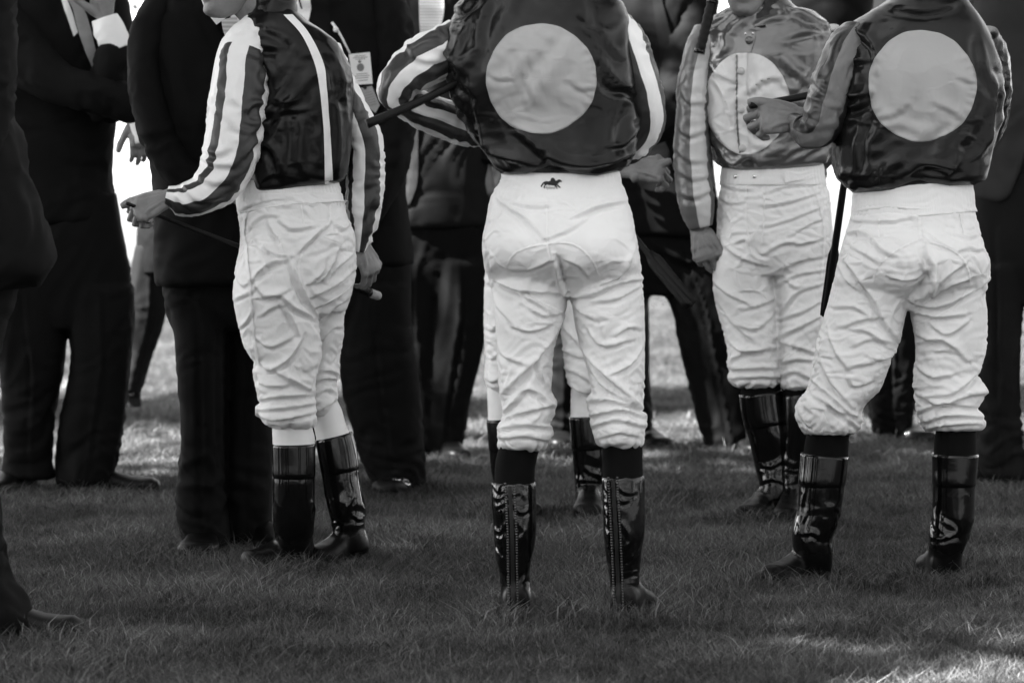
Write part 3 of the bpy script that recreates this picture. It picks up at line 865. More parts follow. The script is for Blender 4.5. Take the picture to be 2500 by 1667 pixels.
def lawn():
    col = bpy.data.collections.new('grass_clumps')
    spec = [(26, .045, .014, .032, .0011, .9), (30, .05, .018, .040, .0012, .8), (24, .045, .020, .046, .0012, 1.0), (28, .05, .014, .036, .0011, 1.1),
            (22, .05, .022, .055, .0013, 1.1), (30, .05, .012, .030, .0012, .7), (18, .05, .022, .048, .0010, 1.2), (26, .06, .016, .04, .0015, 1.0)]
    for k, s in enumerate(spec): col.objects.link(clump(k, int(s[0] * 1.45), *s[1:]))
    rs = np.random.RandomState(5); P = []
    D = 6.4
    while D < 34:
        st = 0.25; hw = .152 * (D + st) + .45
        dens = 1900 if D < 10.5 else (1250 if D < 13 else (650 if D < 18 else 330))
        n = int(dens * st * 2 * hw)
        P.append(np.stack([rs.uniform(-hw, hw, n), rs.uniform(D, D + st, n), np.zeros(n)], 1)); D += st
    P = np.concatenate(P); n = len(P)
    me = bpy.data.meshes.new('grass'); me.from_pydata(P.tolist(), [], [])
    tall = 1.04 * np.clip(.85 + .55 * pnoise(P * (2.6, 1.6, 1) + 3) + .35 * pnoise(P * (9, 5, 1)), .45, 1.7)
    FEET = [(1262, 1522), (1524, 1522), (745, 1385), (690, 1395), (850, 1362), (1995, 1425), (1935, 1430), (2310, 1425), (1890, 1262), (1860, 1275), (1938, 1268), (1240, 1262), (1440, 1262), (100, 1560), (20, 1560), (505, 1350), (600, 1345), (960, 1200), (70, 1205), (200, 1205), (2440, 1200)]
    near = np.zeros(n)
    for fx, fy in FEET:          # turf not mown short by the shoes: it stands up round each foot
        dd = DG(fy) - .06; xx = (fx - 1250.0) / FPX * dd
        near = np.maximum(near, np.exp(-(((P[:, 0] - xx) / .13) ** 2 + ((P[:, 1] - dd) / .16) ** 2)))
    tall = np.clip(tall + .75 * near, 0, 2.0)
    sc = tall * rs.uniform(.75, 1.25, n) * np.where(P[:, 1] > 13, 1.15, 1.0)
    me.attributes.new('sc', 'FLOAT', 'POINT').data.foreach_set('value', sc)
    me.attributes.new('idx', 'INT', 'POINT').data.foreach_set('value', np.where(rs.rand(n) < .02, 6, rs.choice([0, 1, 2, 3, 4, 5, 7], n)).astype(np.int32))
    rot = np.stack([rs.normal(0, .12, n) , rs.normal(0, .12, n) + .10, rs.uniform(0, 6.283, n)], 1)
    me.attributes.new('rot', 'FLOAT_VECTOR', 'POINT').data.foreach_set('vector', rot.ravel())
    o = bpy.data.objects.new('grass', me); COL.objects.link(o)
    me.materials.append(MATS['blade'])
    tag(o, 'short mown grass blades covering the whole lawn', 'grass', kind='stuff')
    ng = bpy.data.node_groups.new('grass_nodes', 'GeometryNodeTree')
    ng.interface.new_socket('Geometry', in_out='INPUT', socket_type='NodeSocketGeometry')
    ng.interface.new_socket('Geometry', in_out='OUTPUT', socket_type='NodeSocketGeometry')
    gi, go = ng.nodes.new('NodeGroupInput'), ng.nodes.new('NodeGroupOutput')
    ci = ng.nodes.new('GeometryNodeCollectionInfo'); ci.inputs['Collection'].default_value = col
    ci.inputs['Separate Children'].default_value = True; ci.inputs['Reset Children'].default_value = True
    mp = ng.nodes.new('GeometryNodeMeshToPoints')
    ip = ng.nodes.new('GeometryNodeInstanceOnPoints'); ip.inputs['Pick Instance'].default_value = True
    def na(nm, t):
        a = ng.nodes.new('GeometryNodeInputNamedAttribute'); a.data_type = t; a.inputs['Name'].default_value = nm; return a.outputs['Attribute']
    ng.links.new(gi.outputs[0], mp.inputs['Mesh']); ng.links.new(mp.outputs[0], ip.inputs['Points'])
    ng.links.new(ci.outputs[0], ip.inputs['Instance'])
    ng.links.new(na('idx', 'INT'), ip.inputs['Instance Index'])
    e2r = ng.nodes.new('FunctionNodeEulerToRotation'); ng.links.new(na('rot', 'FLOAT_VECTOR'), e2r.inputs[0]); ng.links.new(e2r.outputs[0], ip.inputs['Rotation'])
    ng.links.new(na('sc', 'FLOAT'), ip.inputs['Scale'])
    ng.links.new(ip.outputs[0], go.inputs[0])
    md = o.modifiers.new('grass', 'NODES'); md.node_group = ng
lawn()

# ------------------------------------------------------------------ trees beside the ring: left ones shade the group, others added to block sky
def tree(label, x, y, h, cr, seed, n=5200, crown_z=None):
    rs = np.random.RandomState(seed)
    root = empty('tree', (x, y, 0)); tag(root, label, 'tree', 'trees beside the lawn')
    cz = crown_z or h * .68
    ps = [tube3([(x, y, -.1), (x + .05, y, .6), (x - .04, y + .05, 1.8), (x, y, cz - cr * .3), (x + .1, y, cz + cr * .4)], [.30, .22, .18, .13, .05], 12)]
    for k in range(9):
        a = k * 2.4 + rs.rand(); l = cr * (.55 + .3 * rs.rand()); z0 = cz - cr * .5 + cr * .8 * rs.rand()
        ps.append(tube3([(x, y, z0), (x + math.cos(a) * l * .5, y + math.sin(a) * l * .5, z0 + .25 * l), (x + math.cos(a) * l, y + math.sin(a) * l, z0 + .35 * l)], [.09, .055, .02], 8))
    v, f = join(ps); obj('trunk', v, f, 'bark', root)
    cl = rs.normal(size=(60, 3)); cl /= np.linalg.norm(cl, axis=1)[:, None]; cl *= (rs.rand(60, 1) ** .4) * np.array((cr, cr, cr * .72)) * .86
    V = []; F = []
    for i in range(n):
        c = cl[rs.randint(60)] + rs.normal(size=3) * cr * .17 + np.array((x, y, cz))
        u = unit(rs.normal(size=3)); w = unit(np.cross(u, rs.normal(size=3))); s = .11 + .07 * rs.rand()
        k = len(V); V += [c - u * s, c + w * s * .55, c + u * s, c - w * s * .55]; F.append((k, k + 1, k + 2, k + 3))
    obj('crown', V, F, 'leaf', root, smooth=False)
for a in TREES: tree(*a)
def hedge(label, x0, y0, x1, y1, h, seed, dep=1.2):
    rs = np.random.RandomState(seed)
    root = empty('hedge', ((x0 + x1) / 2, (y0 + y1) / 2, 0)); tag(root, label, 'hedge')
    L = math.hypot(x1 - x0, y1 - y0); u = np.array(((x1 - x0) / L, (y1 - y0) / L, 0)); s = np.array((-u[1], u[0], 0)); a = np.array((x0, y0, 0.0))
    n = int(L * h * 60); V = []; F = []
    for i in range(n):
        c = a + u * rs.rand() * L + s * rs.uniform(-dep, dep) / 2 + np.array((0, 0, rs.rand() * h * (1 + .04 * math.sin(i))))
        d = unit(rs.normal(size=3)); w = unit(np.cross(d, rs.normal(size=3))); q = .10 + .1 * rs.rand()
        k = len(V); V += [c - d * q, c + w * q * .6, c + d * q, c - w * q * .6]; F.append((k, k + 1, k + 2, k + 3))
    obj('foliage', V, F, 'leaf', root, smooth=False)
    for k in range(int(L / 2.5)):
        c = a + u * (k + .5) * 2.5; v, f = tube3([c, c + (.03, 0, h * .4), c + (0, .03, h * .8)], [.06, .05, .02], 8); obj('stem', v, f, 'bark', root)
for a in SKY_BLOCKERS: hedge(*a)
# ================================================================== jockeys
def breeches(P, hip, legs, folds, seed, voxel=0.0055, band=None, band_hem=None, amp=0.0017, low=None, patch=None, band_folds=(), cuts=(), fh=1.08):
    ps = []
    for k, s in enumerate([hip] + list(legs)):
        dD = 0
        g = P.geo(s, 'h', 60 if k else 40, 44, 2.35 if k == 0 else 2.15, 0, None, .72)
        ps.append((g[0], g[1]))
    V, F = fuse(ps, voxel, 6)
    N = normals(V, F)
    d = strokes(V, N, folds, P.D) * fh
    px, py = PX(V)
    mk = np.full(len(V), .75)
    for (y0, y1, m) in (low or []):
        mk += m * np.exp(-((py - y0) / y1) ** 2)
    d += wrinkle(V, amp, 18, .11, .030, seed, .9, mk) + wrinkle(V, amp * .8, -35, .10, .028, seed + 3, .9, mk) + wrinkle(V, amp * .45, 60, .07, .018, seed + 8, .8, mk)
    for (x0, x1, yb) in cuts:      # gathered hem
        m = sstep(yb - 34, yb - 8, py) * ((px > x0) & (px < x1))
        d += .0026 * m * np.sin(np.arctan2(V[:, 1] - P.D, (px - (x0 + x1) / 2) * P.D / FPX) * 13 + 9 * pnoise(V * (1, 1, 0) / .06)) * np.clip(.6 + 1.5 * pnoise(V / .05 + 4), 0, 1.4)
    back = np.clip(N[:, 1], 0, 1)
    d += wrinkle(V, .006, 10, .14, .04, seed + 11, .9, back)
    top = py.min()
    pin = np.clip(1 - (py - top) / 25.0, 0, 1) ** 2
    lf = np.clip(.7 + 1.6 * pnoise(V / .12 + seed), .1, 1.7)
    gv = (.045 + .05 * (mk - .75)) * lf; gh = .045 * lf
    V = relax(V, F, d, N, gv, gh, pin)
    br = obj('breeches', V, F, 'breeches_white', P.root)
    if band:
        g = loft(band, P.D, 'h', 30, 160, 2.3, band_hem)
        n2 = normals(g[0], g[1][:-2])
        u, v = g[2][:, 0], g[2][:, 1]
        rib = np.sin(u * 2 * math.pi * 58 + 2.0 * np.sin(u * 40)) * (0.25 + .75 * np.clip(np.abs(np.cos(u * 2 * math.pi)) * 1.7 - .75, 0, 1)) * .0016
        rib += wrinkle(g[0], .0022, 5, .12, .02, seed + 2, .7)
        bv = g[0] + n2 * (rib * sstep(0, .1, v) + strokes(g[0], n2, band_folds, P.D))[:, None]
        b = obj('waistband', bv, g[1], 'band_white', br, uv=g[2])
        return br, V, F, bv, g[1]
    return br, V, F
def seam(parent, pts, V, F, D, wid=3.0, off=.0016, name='seam', matn='band_white', bumps=0):
    """sewn seam lying on the cloth"""
    P = crom(np.array(pts, float), 46)
    T = np.gradient(P, axis=0); T /= np.linalg.norm(T, axis=1)[:, None]
    Nn = np.stack([-T[:, 1], T[:, 0]], 1)
    w = wid * (1 + (.35 * np.sin(np.arange(46) * 2.1) if bumps else 0))
    w = np.broadcast_to(w, (46,))[:, None] if not np.isscalar(w) else w
    v, f = patch_strip(P - Nn * w / 2, P + Nn * w / 2, V, F, off, D, 46, 2)
    k = np.arange(len(v)) % 3 == 1
    v[k, 1] -= .0012
    if bumps: v[:, 1] += .0012 * np.sin(np.arange(len(v)) // 3 * 2.1)
    return obj(name, v, f, matn, parent)
def sock(P, sec, material, dD=0.0):
    g = P.geo(sec, 'h', 20, 36, 2.1, dD, None, .7)
    n = normals(g[0], g[1][:-2])
    d = wrinkle(g[0], .0012, 5, .1, .02, 3.0, .6)
    return obj('sock', g[0] + n * d[:, None], g[1], material, P.root)
def button(parent, x, y, V, F, D, r=.0075, matn='button', dome=.5):
    q = project(None, V, F, .001, [(x, y)], D)[0]
    v, f = ball(q, r, 8, (1, dome, 1)); return obj('button', v, f, matn, parent)
def stitch_row(parent, pts, V, F, D, n, r=.0022):
    P = crom(np.array(pts, float), n)
    q = project(None, V, F, .0012, [tuple(p) for p in P], D)
    out = []
    for c in q: out.append(ball(c, r, 3, (1.3, 1, .8)))
    v, f = join(out); o = obj('stitching', v, f, 'stitch', parent); return o

# ------------------------------------------------------------------ centre jockey, seen from behind
D2 = DG(1522)
P = Person('jockey seen from behind, large pale disc on dark jacket, horse emblem on waistband', D2, 1390)
Z4 = (1100, 380, 2.178)
f2 = K(*Z4, [
 (26, 9, [(265, 245), (390, 330), (500, 440)]), (24, 9, [(650, 330), (780, 275), (930, 240)]), (20, 6, [(520, 440), (640, 390), (720, 340)]),
 (22, 6, [(300, 250), (420, 270), (560, 262)]), (20, 5, [(340, 300), (430, 400), (470, 450)]),
 (30, 12, [(985, 470), (900, 620), (790, 690)]), (28, 14, [(215, 540), (250, 650), (380, 715), (600, 725)]), (26, 14, [(1015, 655), (880, 680), (740, 740), (650, 745)]),
 (26, -16, [(560, 530), (578, 580), (590, 650), (625, 730)]),
 (26, 8, [(230, 720), (260, 800), (320, 880)]), (24, 9, [(640, 770), (700, 830), (770, 870)]),
 (34, 13, [(690, 1010), (800, 1130), (970, 1300)]), (30, 10, [(720, 1090), (830, 1230), (1010, 1340)]),
 (38, 13, [(600, 860), (450, 1080), (270, 1280)]), (26, 8, [(250, 960), (290, 1060), (400, 1110)]),
 (24, 8, [(320, 900), (420, 930), (520, 900)]), (22, 7, [(400, 800), (500, 850), (590, 830)]), (24, 8, [(240, 640), (420, 760), (560, 850)]),
 (26, 11, [(270, 1385), (340, 1310), (410, 1240), (540, 1330)]), (24, 9, [(280, 1400), (450, 1345), (560, 1330)]), (20, 8, [(490, 1040), (470, 1140), (500, 1230)]),
 (24, 10, [(258, 1455), (400, 1430), (545, 1450)]), (22, 8, [(270, 1500), (400, 1490), (520, 1510)]), (20, 7, [(420, 1420), (470, 1380), (480, 1340)]),
 (26, 11, [(725, 1310), (850, 1300), (1010, 1350)]), (26, 11, [(740, 1380), (900, 1350), (1030, 1385)]), (22, 9, [(750, 1440), (880, 1405), (1030, 1440)]), (20, 6, [(790, 1500), (900, 1470), (1000, 1490)]),
 (24, 8, [(730, 920), (800, 1000), (880, 1000)]), (22, 8, [(880, 950), (950, 910), (1010, 920)]), (20, 6, [(820, 1030), (900, 990), (960, 980)]), (24, 8, [(880, 1150), (960, 1100), (1020, 1010)]), (24, 7, [(760, 780), (880, 760), (1010, 690)]),
 (20, 6, [(400, 610), (470, 580), (560, 540)]), (20, 6, [(600, 550), (680, 580), (740, 650)]),
])
br, bV, bF, wV, wF = breeches(P,
 [(432, 1228, 1511, 0, .10), (480, 1200, 1530, 0, .112), (540, 1187, 1545, -.012, .128), (590, 1178, 1555, -.026, .138), (640, 1182, 1562, -.022, .132), (680, 1193, 1566, .01, .112), (720, 1203, 1569, .03, .085)],
 [[(600, 1187, 1378, .01, .11), (700, 1203, 1388, .008, .10), (775, 1210, 1377, 0, .095), (821, 1213, 1362, 0, .088), (862, 1214, 1349, 0, .084), (908, 1217, 1346, 0, .08), (954, 1222, 1343, 0, .078), (981, 1225, 1356, 0, .08), (1010, 1229, 1352, 0, .078), (1036, 1219, 1341, 0, .076), (1056, 1214, 1351, 0, .078), (1074, 1217, 1340, 0, .074), (1090, 1219, 1334, 0, .066), (1094, 1224, 1330, 0, .055)],
  [(600, 1370, 1558, .01, .11), (700, 1390, 1568, .008, .10), (793, 1404, 1573, 0, .095), (844, 1417, 1575, 0, .088), (880, 1428, 1574, 0, .085), (926, 1440, 1573, 0, .08), (949, 1446, 1571, 0, .078), (981, 1434, 1567, 0, .08), (1000, 1437, 1566, 0, .078), (1018, 1441, 1575, 0, .08), (1041, 1445, 1574, 0, .08), (1069, 1452, 1570, 0, .074), (1082, 1456, 1568, 0, .066), (1087, 1462, 1564, 0, .055)]],
 f2, 2.3, .0045,
 band=[(392, 1236, 1506, 0, .102), (410, 1230, 1510, 0, .104), (440, 1224, 1515, 0, .107), (470, 1214, 1523, 0, .112), (489, 1205, 1528, 0, .114)], low=[(1040, 60, .8), (960, 60, .4)], cuts=[(1200, 1360, 1096), (1430, 1590, 1090)])
seam(br, [(1170 + 1, 1)] and [(1333, 490), (1335, 540), (1336, 600), (1344, 640)], bV, bF, D2, 5)
seam(br, [(1233, 655), (1255, 620), (1290, 604), (1330, 596), (1375, 592), (1410, 602), (1445, 635), (1466, 682)], bV, bF, D2, 6, bumps=1)
seam(br, [(1288, 715), (1320, 736), (1352, 752), (1374, 762)], bV, bF, D2, 5, bumps=1)
# printed horse and lettering on the waistband
def emblem(parent, V, F, D):
    horse = [(0, 62), (14, 40), (22, 33), (40, 26), (60, 28), (72, 24), (76, 12), (82, 2), (94, 0), (104, 8), (112, 24), (124, 20), (138, 12), (144, 14), (160, 26), (158, 34), (142, 33), (134, 42), (124, 52), (138, 60), (150, 74), (146, 80), (130, 66), (116, 58), (126, 74), (118, 78), (104, 60), (84, 58), (60, 56), (48, 52), (36, 60), (28, 76), (20, 78), (28, 60), (30, 50), (24, 46), (14, 60), (4, 74)]
    k = 52 / 160.0; pts = [(1320 + x * k, 434 + y * k) for x, y in horse]
    vv = project(None, V, F, .0014, pts, D)
    o = obj('horse_print', vv, [tuple(range(len(pts)))], 'ink', parent, smooth=False)
    cu = bpy.data.curves.new('t', 'FONT'); cu.body = "Hyland's"; cu.size = 1.0; cu.align_x = 'CENTER'
    t = bpy.data.objects.new('t', cu); COL.objects.link(t)
    dg = bpy.context.evaluated_depsgraph_get(); me = t.evaluated_get(dg).to_mesh()
    q = [(1345 + v.co.x * 9.6, 461.5 - v.co.y * 9.6) for v in me.vertices]; fs = [tuple(p.vertices) for p in me.polygons]
    vv = project(None, V, F, .0014, q, D)
    obj('lettering', vv, fs, 'ink', parent, smooth=False)
    bpy.data.objects.remove(t)
emblem(br, wV, wF, D2)
sock(P, [(1055, 1224, 1322, 0, .05), (1090, 1219, 1318, 0, .05), (1130, 1210, 1308, 0, .05), (1190, 1208, 1303, 0, .05)], 'sock_black')
sock(P, [(1055, 1472, 1562, 0, .05), (1090, 1470, 1568, 0, .05), (1130, 1471, 1569, 0, .05), (1190, 1472, 1570, 0, .05)], 'sock_black')
Z5 = (1120, 960, 2.6125)
fb = K(*Z5, [(12, 4, [(225, 600), (260, 640), (300, 620)]), (12, 4, [(230, 680), (270, 670), (300, 650)]), (12, 4, [(240, 730), (275, 720), (300, 690)]), (16, 5, [(215, 840), (260, 890), (300, 830)]), (16, 5, [(235, 930), (265, 1000), (305, 1030)]),
  (12, 4, [(350, 600), (390, 580), (415, 600)]), (14, 4, [(350, 650), (400, 640), (410, 670)]), (18, 6, [(360, 740), (400, 770), (450, 740)]), (16, 5, [(365, 830), (410, 880), (380, 940)]), (20, 6, [(370, 1180), (430, 1090), (480, 980)]), (14, 4, [(365, 1030), (390, 1000), (400, 960)]),
  (14, 5, [(270, 1280), (300, 1270), (320, 1230)]), (18, 5, [(380, 1250), (430, 1180), (470, 1190)]), (16, 4, [(250, 1130), (290, 1150), (320, 1130)])])
o, V, F = P.boot([(1254.5, 1176, 54.5, 0, .060), (1255, 1230, 55, 0, .062), (1258, 1300, 52, 0, .060), (1256, 1360, 44, .005, .055), (1256, 1400, 37, .01, .05), (1260, 1440, 38, .01, .05), (1265, 1490, 40, .01, .048)], 1262, D2 - .045, 90, .26, folds=fb, amp=.002, seed=1.3)
strip_l = [(1240, 1179), (1243, 1240), (1246, 1310), (1247, 1380), (1248, 1440), (1249, 1510)]
v, f = patch_strip(strip_l, [(x + 9, y) for x, y in strip_l], V, F, .0025, D2); obj('zip', v, f, 'zip', o)
stitch_row(o, [(x - 6, y + 1) for x, y in strip_l], V, F, D2, 52, .0029); stitch_row(o, [(x + 15, y + 1) for x, y in strip_l], V, F, D2, 52, .0029)
fb = K(*Z5, [(12, 4, [(930, 600), (950, 630), (970, 610)]), (14, 5, [(925, 690), (950, 710), (970, 690)]), (12, 4, [(935, 760), (955, 790), (975, 780)]), (14, 5, [(940, 820), (955, 860), (985, 870)]), (14, 5, [(950, 960), (965, 990), (985, 970)]),
  (18, 6, [(1020, 600), (1060, 640), (1120, 640)]), (14, 4, [(1030, 560), (1070, 545), (1085, 530)]), (16, 5, [(1030, 690), (1050, 700), (1080, 680)]), (18, 6, [(1030, 820), (1060, 880), (1080, 920)]), (16, 5, [(1035, 1000), (1060, 990), (1085, 960)]), (16, 5, [(1040, 1080), (1080, 1060), (1140, 1000)]),
  (16, 5, [(1040, 1160), (1100, 1150), (1160, 1130)]), (16, 5, [(1050, 1230), (1100, 1215), (1155, 1240)]), (16, 5, [(1060, 1300), (1110, 1290), (1165, 1320)])])
o, V, F = P.boot([(1521.5, 1161, 52.5, 0, .060), (1523, 1230, 52, 0, .062), (1524, 1300, 50, 0, .060), (1523, 1350, 42, .005, .055), (1524, 1400, 37, .01, .05), (1525, 1440, 36, .01, .05), (1526, 1490, 38, .01, .048)], 1522, D2 - .045, 80, .26, folds=fb, amp=.002, seed=4.3)
strip_r = [(1492, 1165), (1496, 1240), (1500, 1310), (1503, 1380), (1505, 1440), (1507, 1500)]
v, f = patch_strip(strip_r, [(x + 9, y) for x, y in strip_r], V, F, .0025, D2); obj('zip', v, f, 'zip', o)
stitch_row(o, [(x - 6, y + 1) for x, y in strip_r], V, F, D2, 52, .0029); stitch_row(o, [(x + 15, y + 1) for x, y in strip_r], V, F, D2, 52, .0029)
Z3 = (900, 0, 2.8)
fj = K(*Z3, [(70, 14, [(500, 330), (570, 400), (650, 500)]), (55, 12, [(530, 420), (600, 520), (700, 640)]), (60, 10, [(820, 40), (760, 200), (760, 330)]), (50, 9, [(700, 150), (640, 280), (610, 380)]),
  (60, 16, [(760, 860), (850, 1020), (1100, 1130)]), (60, 16, [(1020, 900), (1180, 1040), (1320, 1160)]), (45, 10, [(800, 960), (950, 1120), (1060, 1160)]), (50, 12, [(1230, 1060), (1350, 1120), (1560, 1130), (1800, 1050)]),
  (50, 10, [(1540, 380), (1700, 560), (1830, 650)]), (50, 12, [(1560, 480), (1680, 600), (1780, 590)]), (60, 10, [(1500, 40), (1560, 200), (1700, 380)]), (40, 8, [(1650, 1000), (1740, 980), (1830, 880)]), (50, 8, [(690, 560), (720, 700), (760, 860)]),
  (40, 5, [(1080, 560), (1150, 680), (1200, 820)]), (34, 5, [(1380, 560), (1460, 610), (1540, 590)]), (30, 4, [(830, 500), (900, 540), (980, 530)])])
o, jV, jF = P.jacket([(-70, 1240, 1430, .02, .06), (-45, 1205, 1465, .01, .075), (-12, 1150, 1500, 0, .09), (20, 1117, 1524, 0, .105), (71, 1098, 1538, -.005, .12), (143, 1085, 1551, -.01, .13), (214, 1098, 1553, -.01, .13), (286, 1128, 1556, 0, .128), (343, 1160, 1558, 0, .128), (385, 1188, 1550, 0, .13), (412, 1208, 1535, 0, .128), (425, 1226, 1515, 0, .115)],
   'silk_dark', .0045, 3.1, [(1180, 420), (1236, 427), (1286, 425), (1343, 408), (1407, 426), (1457, 430), (1507, 420), (1545, 412)], folds=fj, grow=.075)
for q in [1]:
    v, f = patch_disc(1321, 193, 134.5, 134.5, jV, jF, .0035, D2); obj('disc', v, f, 'silk_disc', o)
stripes('sleeve_hoops', .72, .022, [.10, .19, .28, .40, .52, .64, .76, .88], .0)
fs = K(*Z3, [(40, 9, [(250, 300), (330, 400), (480, 420)]), (36, 8, [(240, 540), (340, 600), (480, 600)]), (34, 8, [(200, 640), (330, 690), (480, 720)]), (30, 7, [(300, 760), (450, 800), (600, 830)])])
P.sleeve([(1125, 95, 55, .02, .07), (1080, 128, 60, .01, .075), (1035, 152, 60, 0, .075), (992, 185, 52, 0, .07), (972, 222, 44, .02, .065), (1005, 254, 42, .05, .06), (1060, 280, 44, .09, .06), (1130, 305, 46, .14, .055), (1180, 320, 40, .17, .05)], 'sleeve_hoops', .004, 6.1, folds=fs, nr=70, ns=56, grow=.09)
stripes('sleeve_hoops_b', .72, .022, [.10, .22, .33, .44, .56, .66, .78, .9], .0, first_light=False)
P.sleeve([(1505, 60, 42, .02, .07), (1528, 110, 48, .01, .075), (1548, 170, 50, .01, .075), (1565, 230, 52, .02, .07), (1572, 285, 50, .05, .065), (1560, 325, 45, .09, .06), (1535, 350, 40, .13, .055), (1490, 365, 36, .16, .05)], 'sleeve_hoops_b', .004, 9.2, ang=80, nr=70, ns=56, grow=.09)
g = P.geo([(-120, 1270, 1400, .02, .065), (-95, 1262, 1408, .02, .07), (-60, 1250, 1420, .02, .07), (-40, 1240, 1430, .02, .07)], 'h', 12, 36, 2.1, body=0); P.add('collar', g, 'silk_dark')
P.head_at(1335, -120, 180, .0, 0.15, neck=(1335, -20, .01), cap='helmet')
P.hand(W(1205, 325, D2 + .18), (1, .2, .05), (0, .3, 1), 1, (45, 50, 30)); P.hand(W(1470, 372, D2 + .17), (-1, .2, .0), (0, .3, 1), -1, (45, 50, 30))
P.body()
# ------------------------------------------------------------------ left jockey, three-quarter back view
D1 = DG(1392)
P = Person('jockey seen from behind, dark jacket with one thin white stripe down the back', D1, 745)
Z = (500, 420, 2.376)
f1 = K(*Z, [(26, 8, [(200, 225), (330, 175), (470, 150)]), (22, 6, [(250, 330), (330, 260), (420, 250)]), (24, 9, [(430, 280), (500, 330), (640, 315)]), (24, 9, [(370, 300), (430, 400), (460, 480)]), (26, 10, [(300, 400), (400, 480), (470, 490)]),
  (30, 14, [(290, 620), (370, 540), (480, 505)]), (26, 14, [(480, 500), (520, 600), (570, 720), (650, 840)]), (28, 11, [(290, 650), (360, 720), (470, 690)]), (30, 13, [(320, 730), (430, 715), (520, 790), (640, 850)]), (28, 12, [(430, 740), (490, 830), (540, 940)]), (26, 9, [(330, 830), (400, 780), (460, 770)]),
  (28, 10, [(300, 960), (380, 1010), (500, 960)]), (30, 12, [(330, 1110), (380, 1150), (500, 1060), (560, 960)]), (34, 14, [(400, 1150), (500, 1200), (600, 1260)]), (30, 12, [(600, 1250), (640, 1130), (660, 1010), (620, 900)]), (26, 11, [(300, 1150), (350, 1230), (510, 1230)]), (26, 12, [(320, 1320), (420, 1300), (620, 1290)]), (24, 11, [(330, 1380), (450, 1370), (640, 1340)]), (22, 10, [(310, 1400), (400, 1430), (620, 1400)]),
  (24, 9, [(550, 460), (640, 370), (720, 300)]), (22, 9, [(700, 520), (680, 580), (610, 640)]), (24, 12, [(600, 650), (680, 620), (770, 460)]), (24, 11, [(620, 720), (740, 660), (870, 560)]), (24, 10, [(640, 780), (760, 720), (860, 640)]), (22, 9, [(700, 640), (760, 560), (850, 480)]),
  (26, 10, [(650, 880), (740, 780), (830, 730)]), (24, 10, [(660, 1000), (740, 900), (800, 900)]), (22, 10, [(640, 1160), (700, 1150), (775, 1170)]), (22, 10, [(640, 1220), (700, 1190), (760, 1200)]), (22, 9, [(640, 1290), (710, 1260), (765, 1290)]), (20, 8, [(640, 1390), (700, 1350), (765, 1310)]),
  (20, 8, [(180, 590), (220, 660), (270, 640)]), (22, 8, [(170, 740), (220, 720), (280, 690)]), (20, 7, [(210, 900), (250, 860), (280, 800)]), (22, 8, [(750, 300), (800, 330), (860, 290)])])
br, bV, bF, wV, wF = breeches(P,
 [(470, 578, 836, 0, .105), (529, 583, 847, 0, .115), (567, 588, 864, 0, .125), (610, 585, 867, 0, .13), (664, 575, 868, 0, .13), (715, 572, 856, 0, .12), (760, 580, 842, .01, .10)],
 [[(600, 590, 760, -.03, .11), (664, 575, 770, -.04, .12), (715, 569, 770, -.045, .12), (748, 572, 772, -.045, .115), (811, 588, 780, -.045, .105), (854, 604, 782, -.045, .098), (883, 622, 778, -.045, .092), (912, 620, 771, -.045, .09), (946, 628, 768, -.045, .088), (980, 634, 768, -.045, .085), (1005, 627, 770, -.045, .088), (1025, 642, 772, -.045, .08), (1036, 655, 768, -.045, .07), (1041, 662, 764, -.045, .06)],
  [(600, 700, 866, .06, .11), (664, 715, 868, .07, .11), (731, 730, 854, .08, .10), (769, 735, 840, .09, .095), (820, 735, 837, .10, .088), (874, 728, 826, .11, .082), (912, 730, 826, .11, .08), (930, 732, 819, .11, .078), (967, 735, 823, .11, .078), (990, 740, 819, .11, .072), (1012, 752, 806, .11, .05)]],
 f1, 5.7, .0048, band=[(440, 580, 824, 0, .098), (460, 576, 829, 0, .1), (487, 577, 836, 0, .105), (515, 580, 843, 0, .11), (530, 582, 846, 0, .112)],
 band_hem=[(574, 524), (650, 508), (720, 497), (832, 492)], low=[(1000, 60, .9), (900, 60, .4)], cuts=[(610, 780, 1042)])
seam(br, [(598, 522), (594, 570), (600, 600), (603, 640), (609, 690), (612, 740), (618, 800), (624, 850), (632, 890)], bV, bF, D1, 7, bumps=1, off=.003)
seam(br, [(805, 500), (804, 540), (780, 570), (748, 602), (730, 640), (733, 690)], bV, bF, D1, 6, bumps=1)
seam(br, [(770, 758), (800, 738), (840, 715), (860, 694)], bV, bF, D1, 4)
seam(br, [(735, 500), (739, 530), (742, 550)], bV, bF, D1, 4)
sock(P, [(1010, 668, 766, -.045, .052), (1040, 665, 762, -.045, .052), (1070, 665, 768, -.045, .054), (1105, 667, 768, -.045, .054)], 'sock_white')
sock(P, [(975, 745, 822, .11, .05), (1000, 752, 834, .11, .05), (1040, 766, 846, .11, .05), (1090, 776, 862, .11, .05)], 'sock_white')
Z = (560, 960, 3.2)
fb = K(*Z, [(22, 6, [(360, 1060), (430, 1150), (540, 1100)]), (20, 5, [(380, 1100), (440, 1140), (500, 1130)]), (20, 6, [(350, 1180), (420, 1220), (520, 1200)])])
P.boot([(717, 1085, 51, -.045, .060), (718, 1130, 50.5, -.045, .060), (718, 1180, 50.5, -.045, .062), (718, 1260, 51, -.04, .062), (718, 1310, 47, -.03, .058), (720, 1350, 46, -.02, .055)], 756, D1 + .03, 219, .205, folds=fb, amp=.002, seed=2.1,
  band=[[(717, 1083, 52.5, -.045, .0625), (718, 1130, 52.5, -.045, .063), (718, 1162, 52, -.045, .0635), (718, 1166, 51, -.045, .062)]])
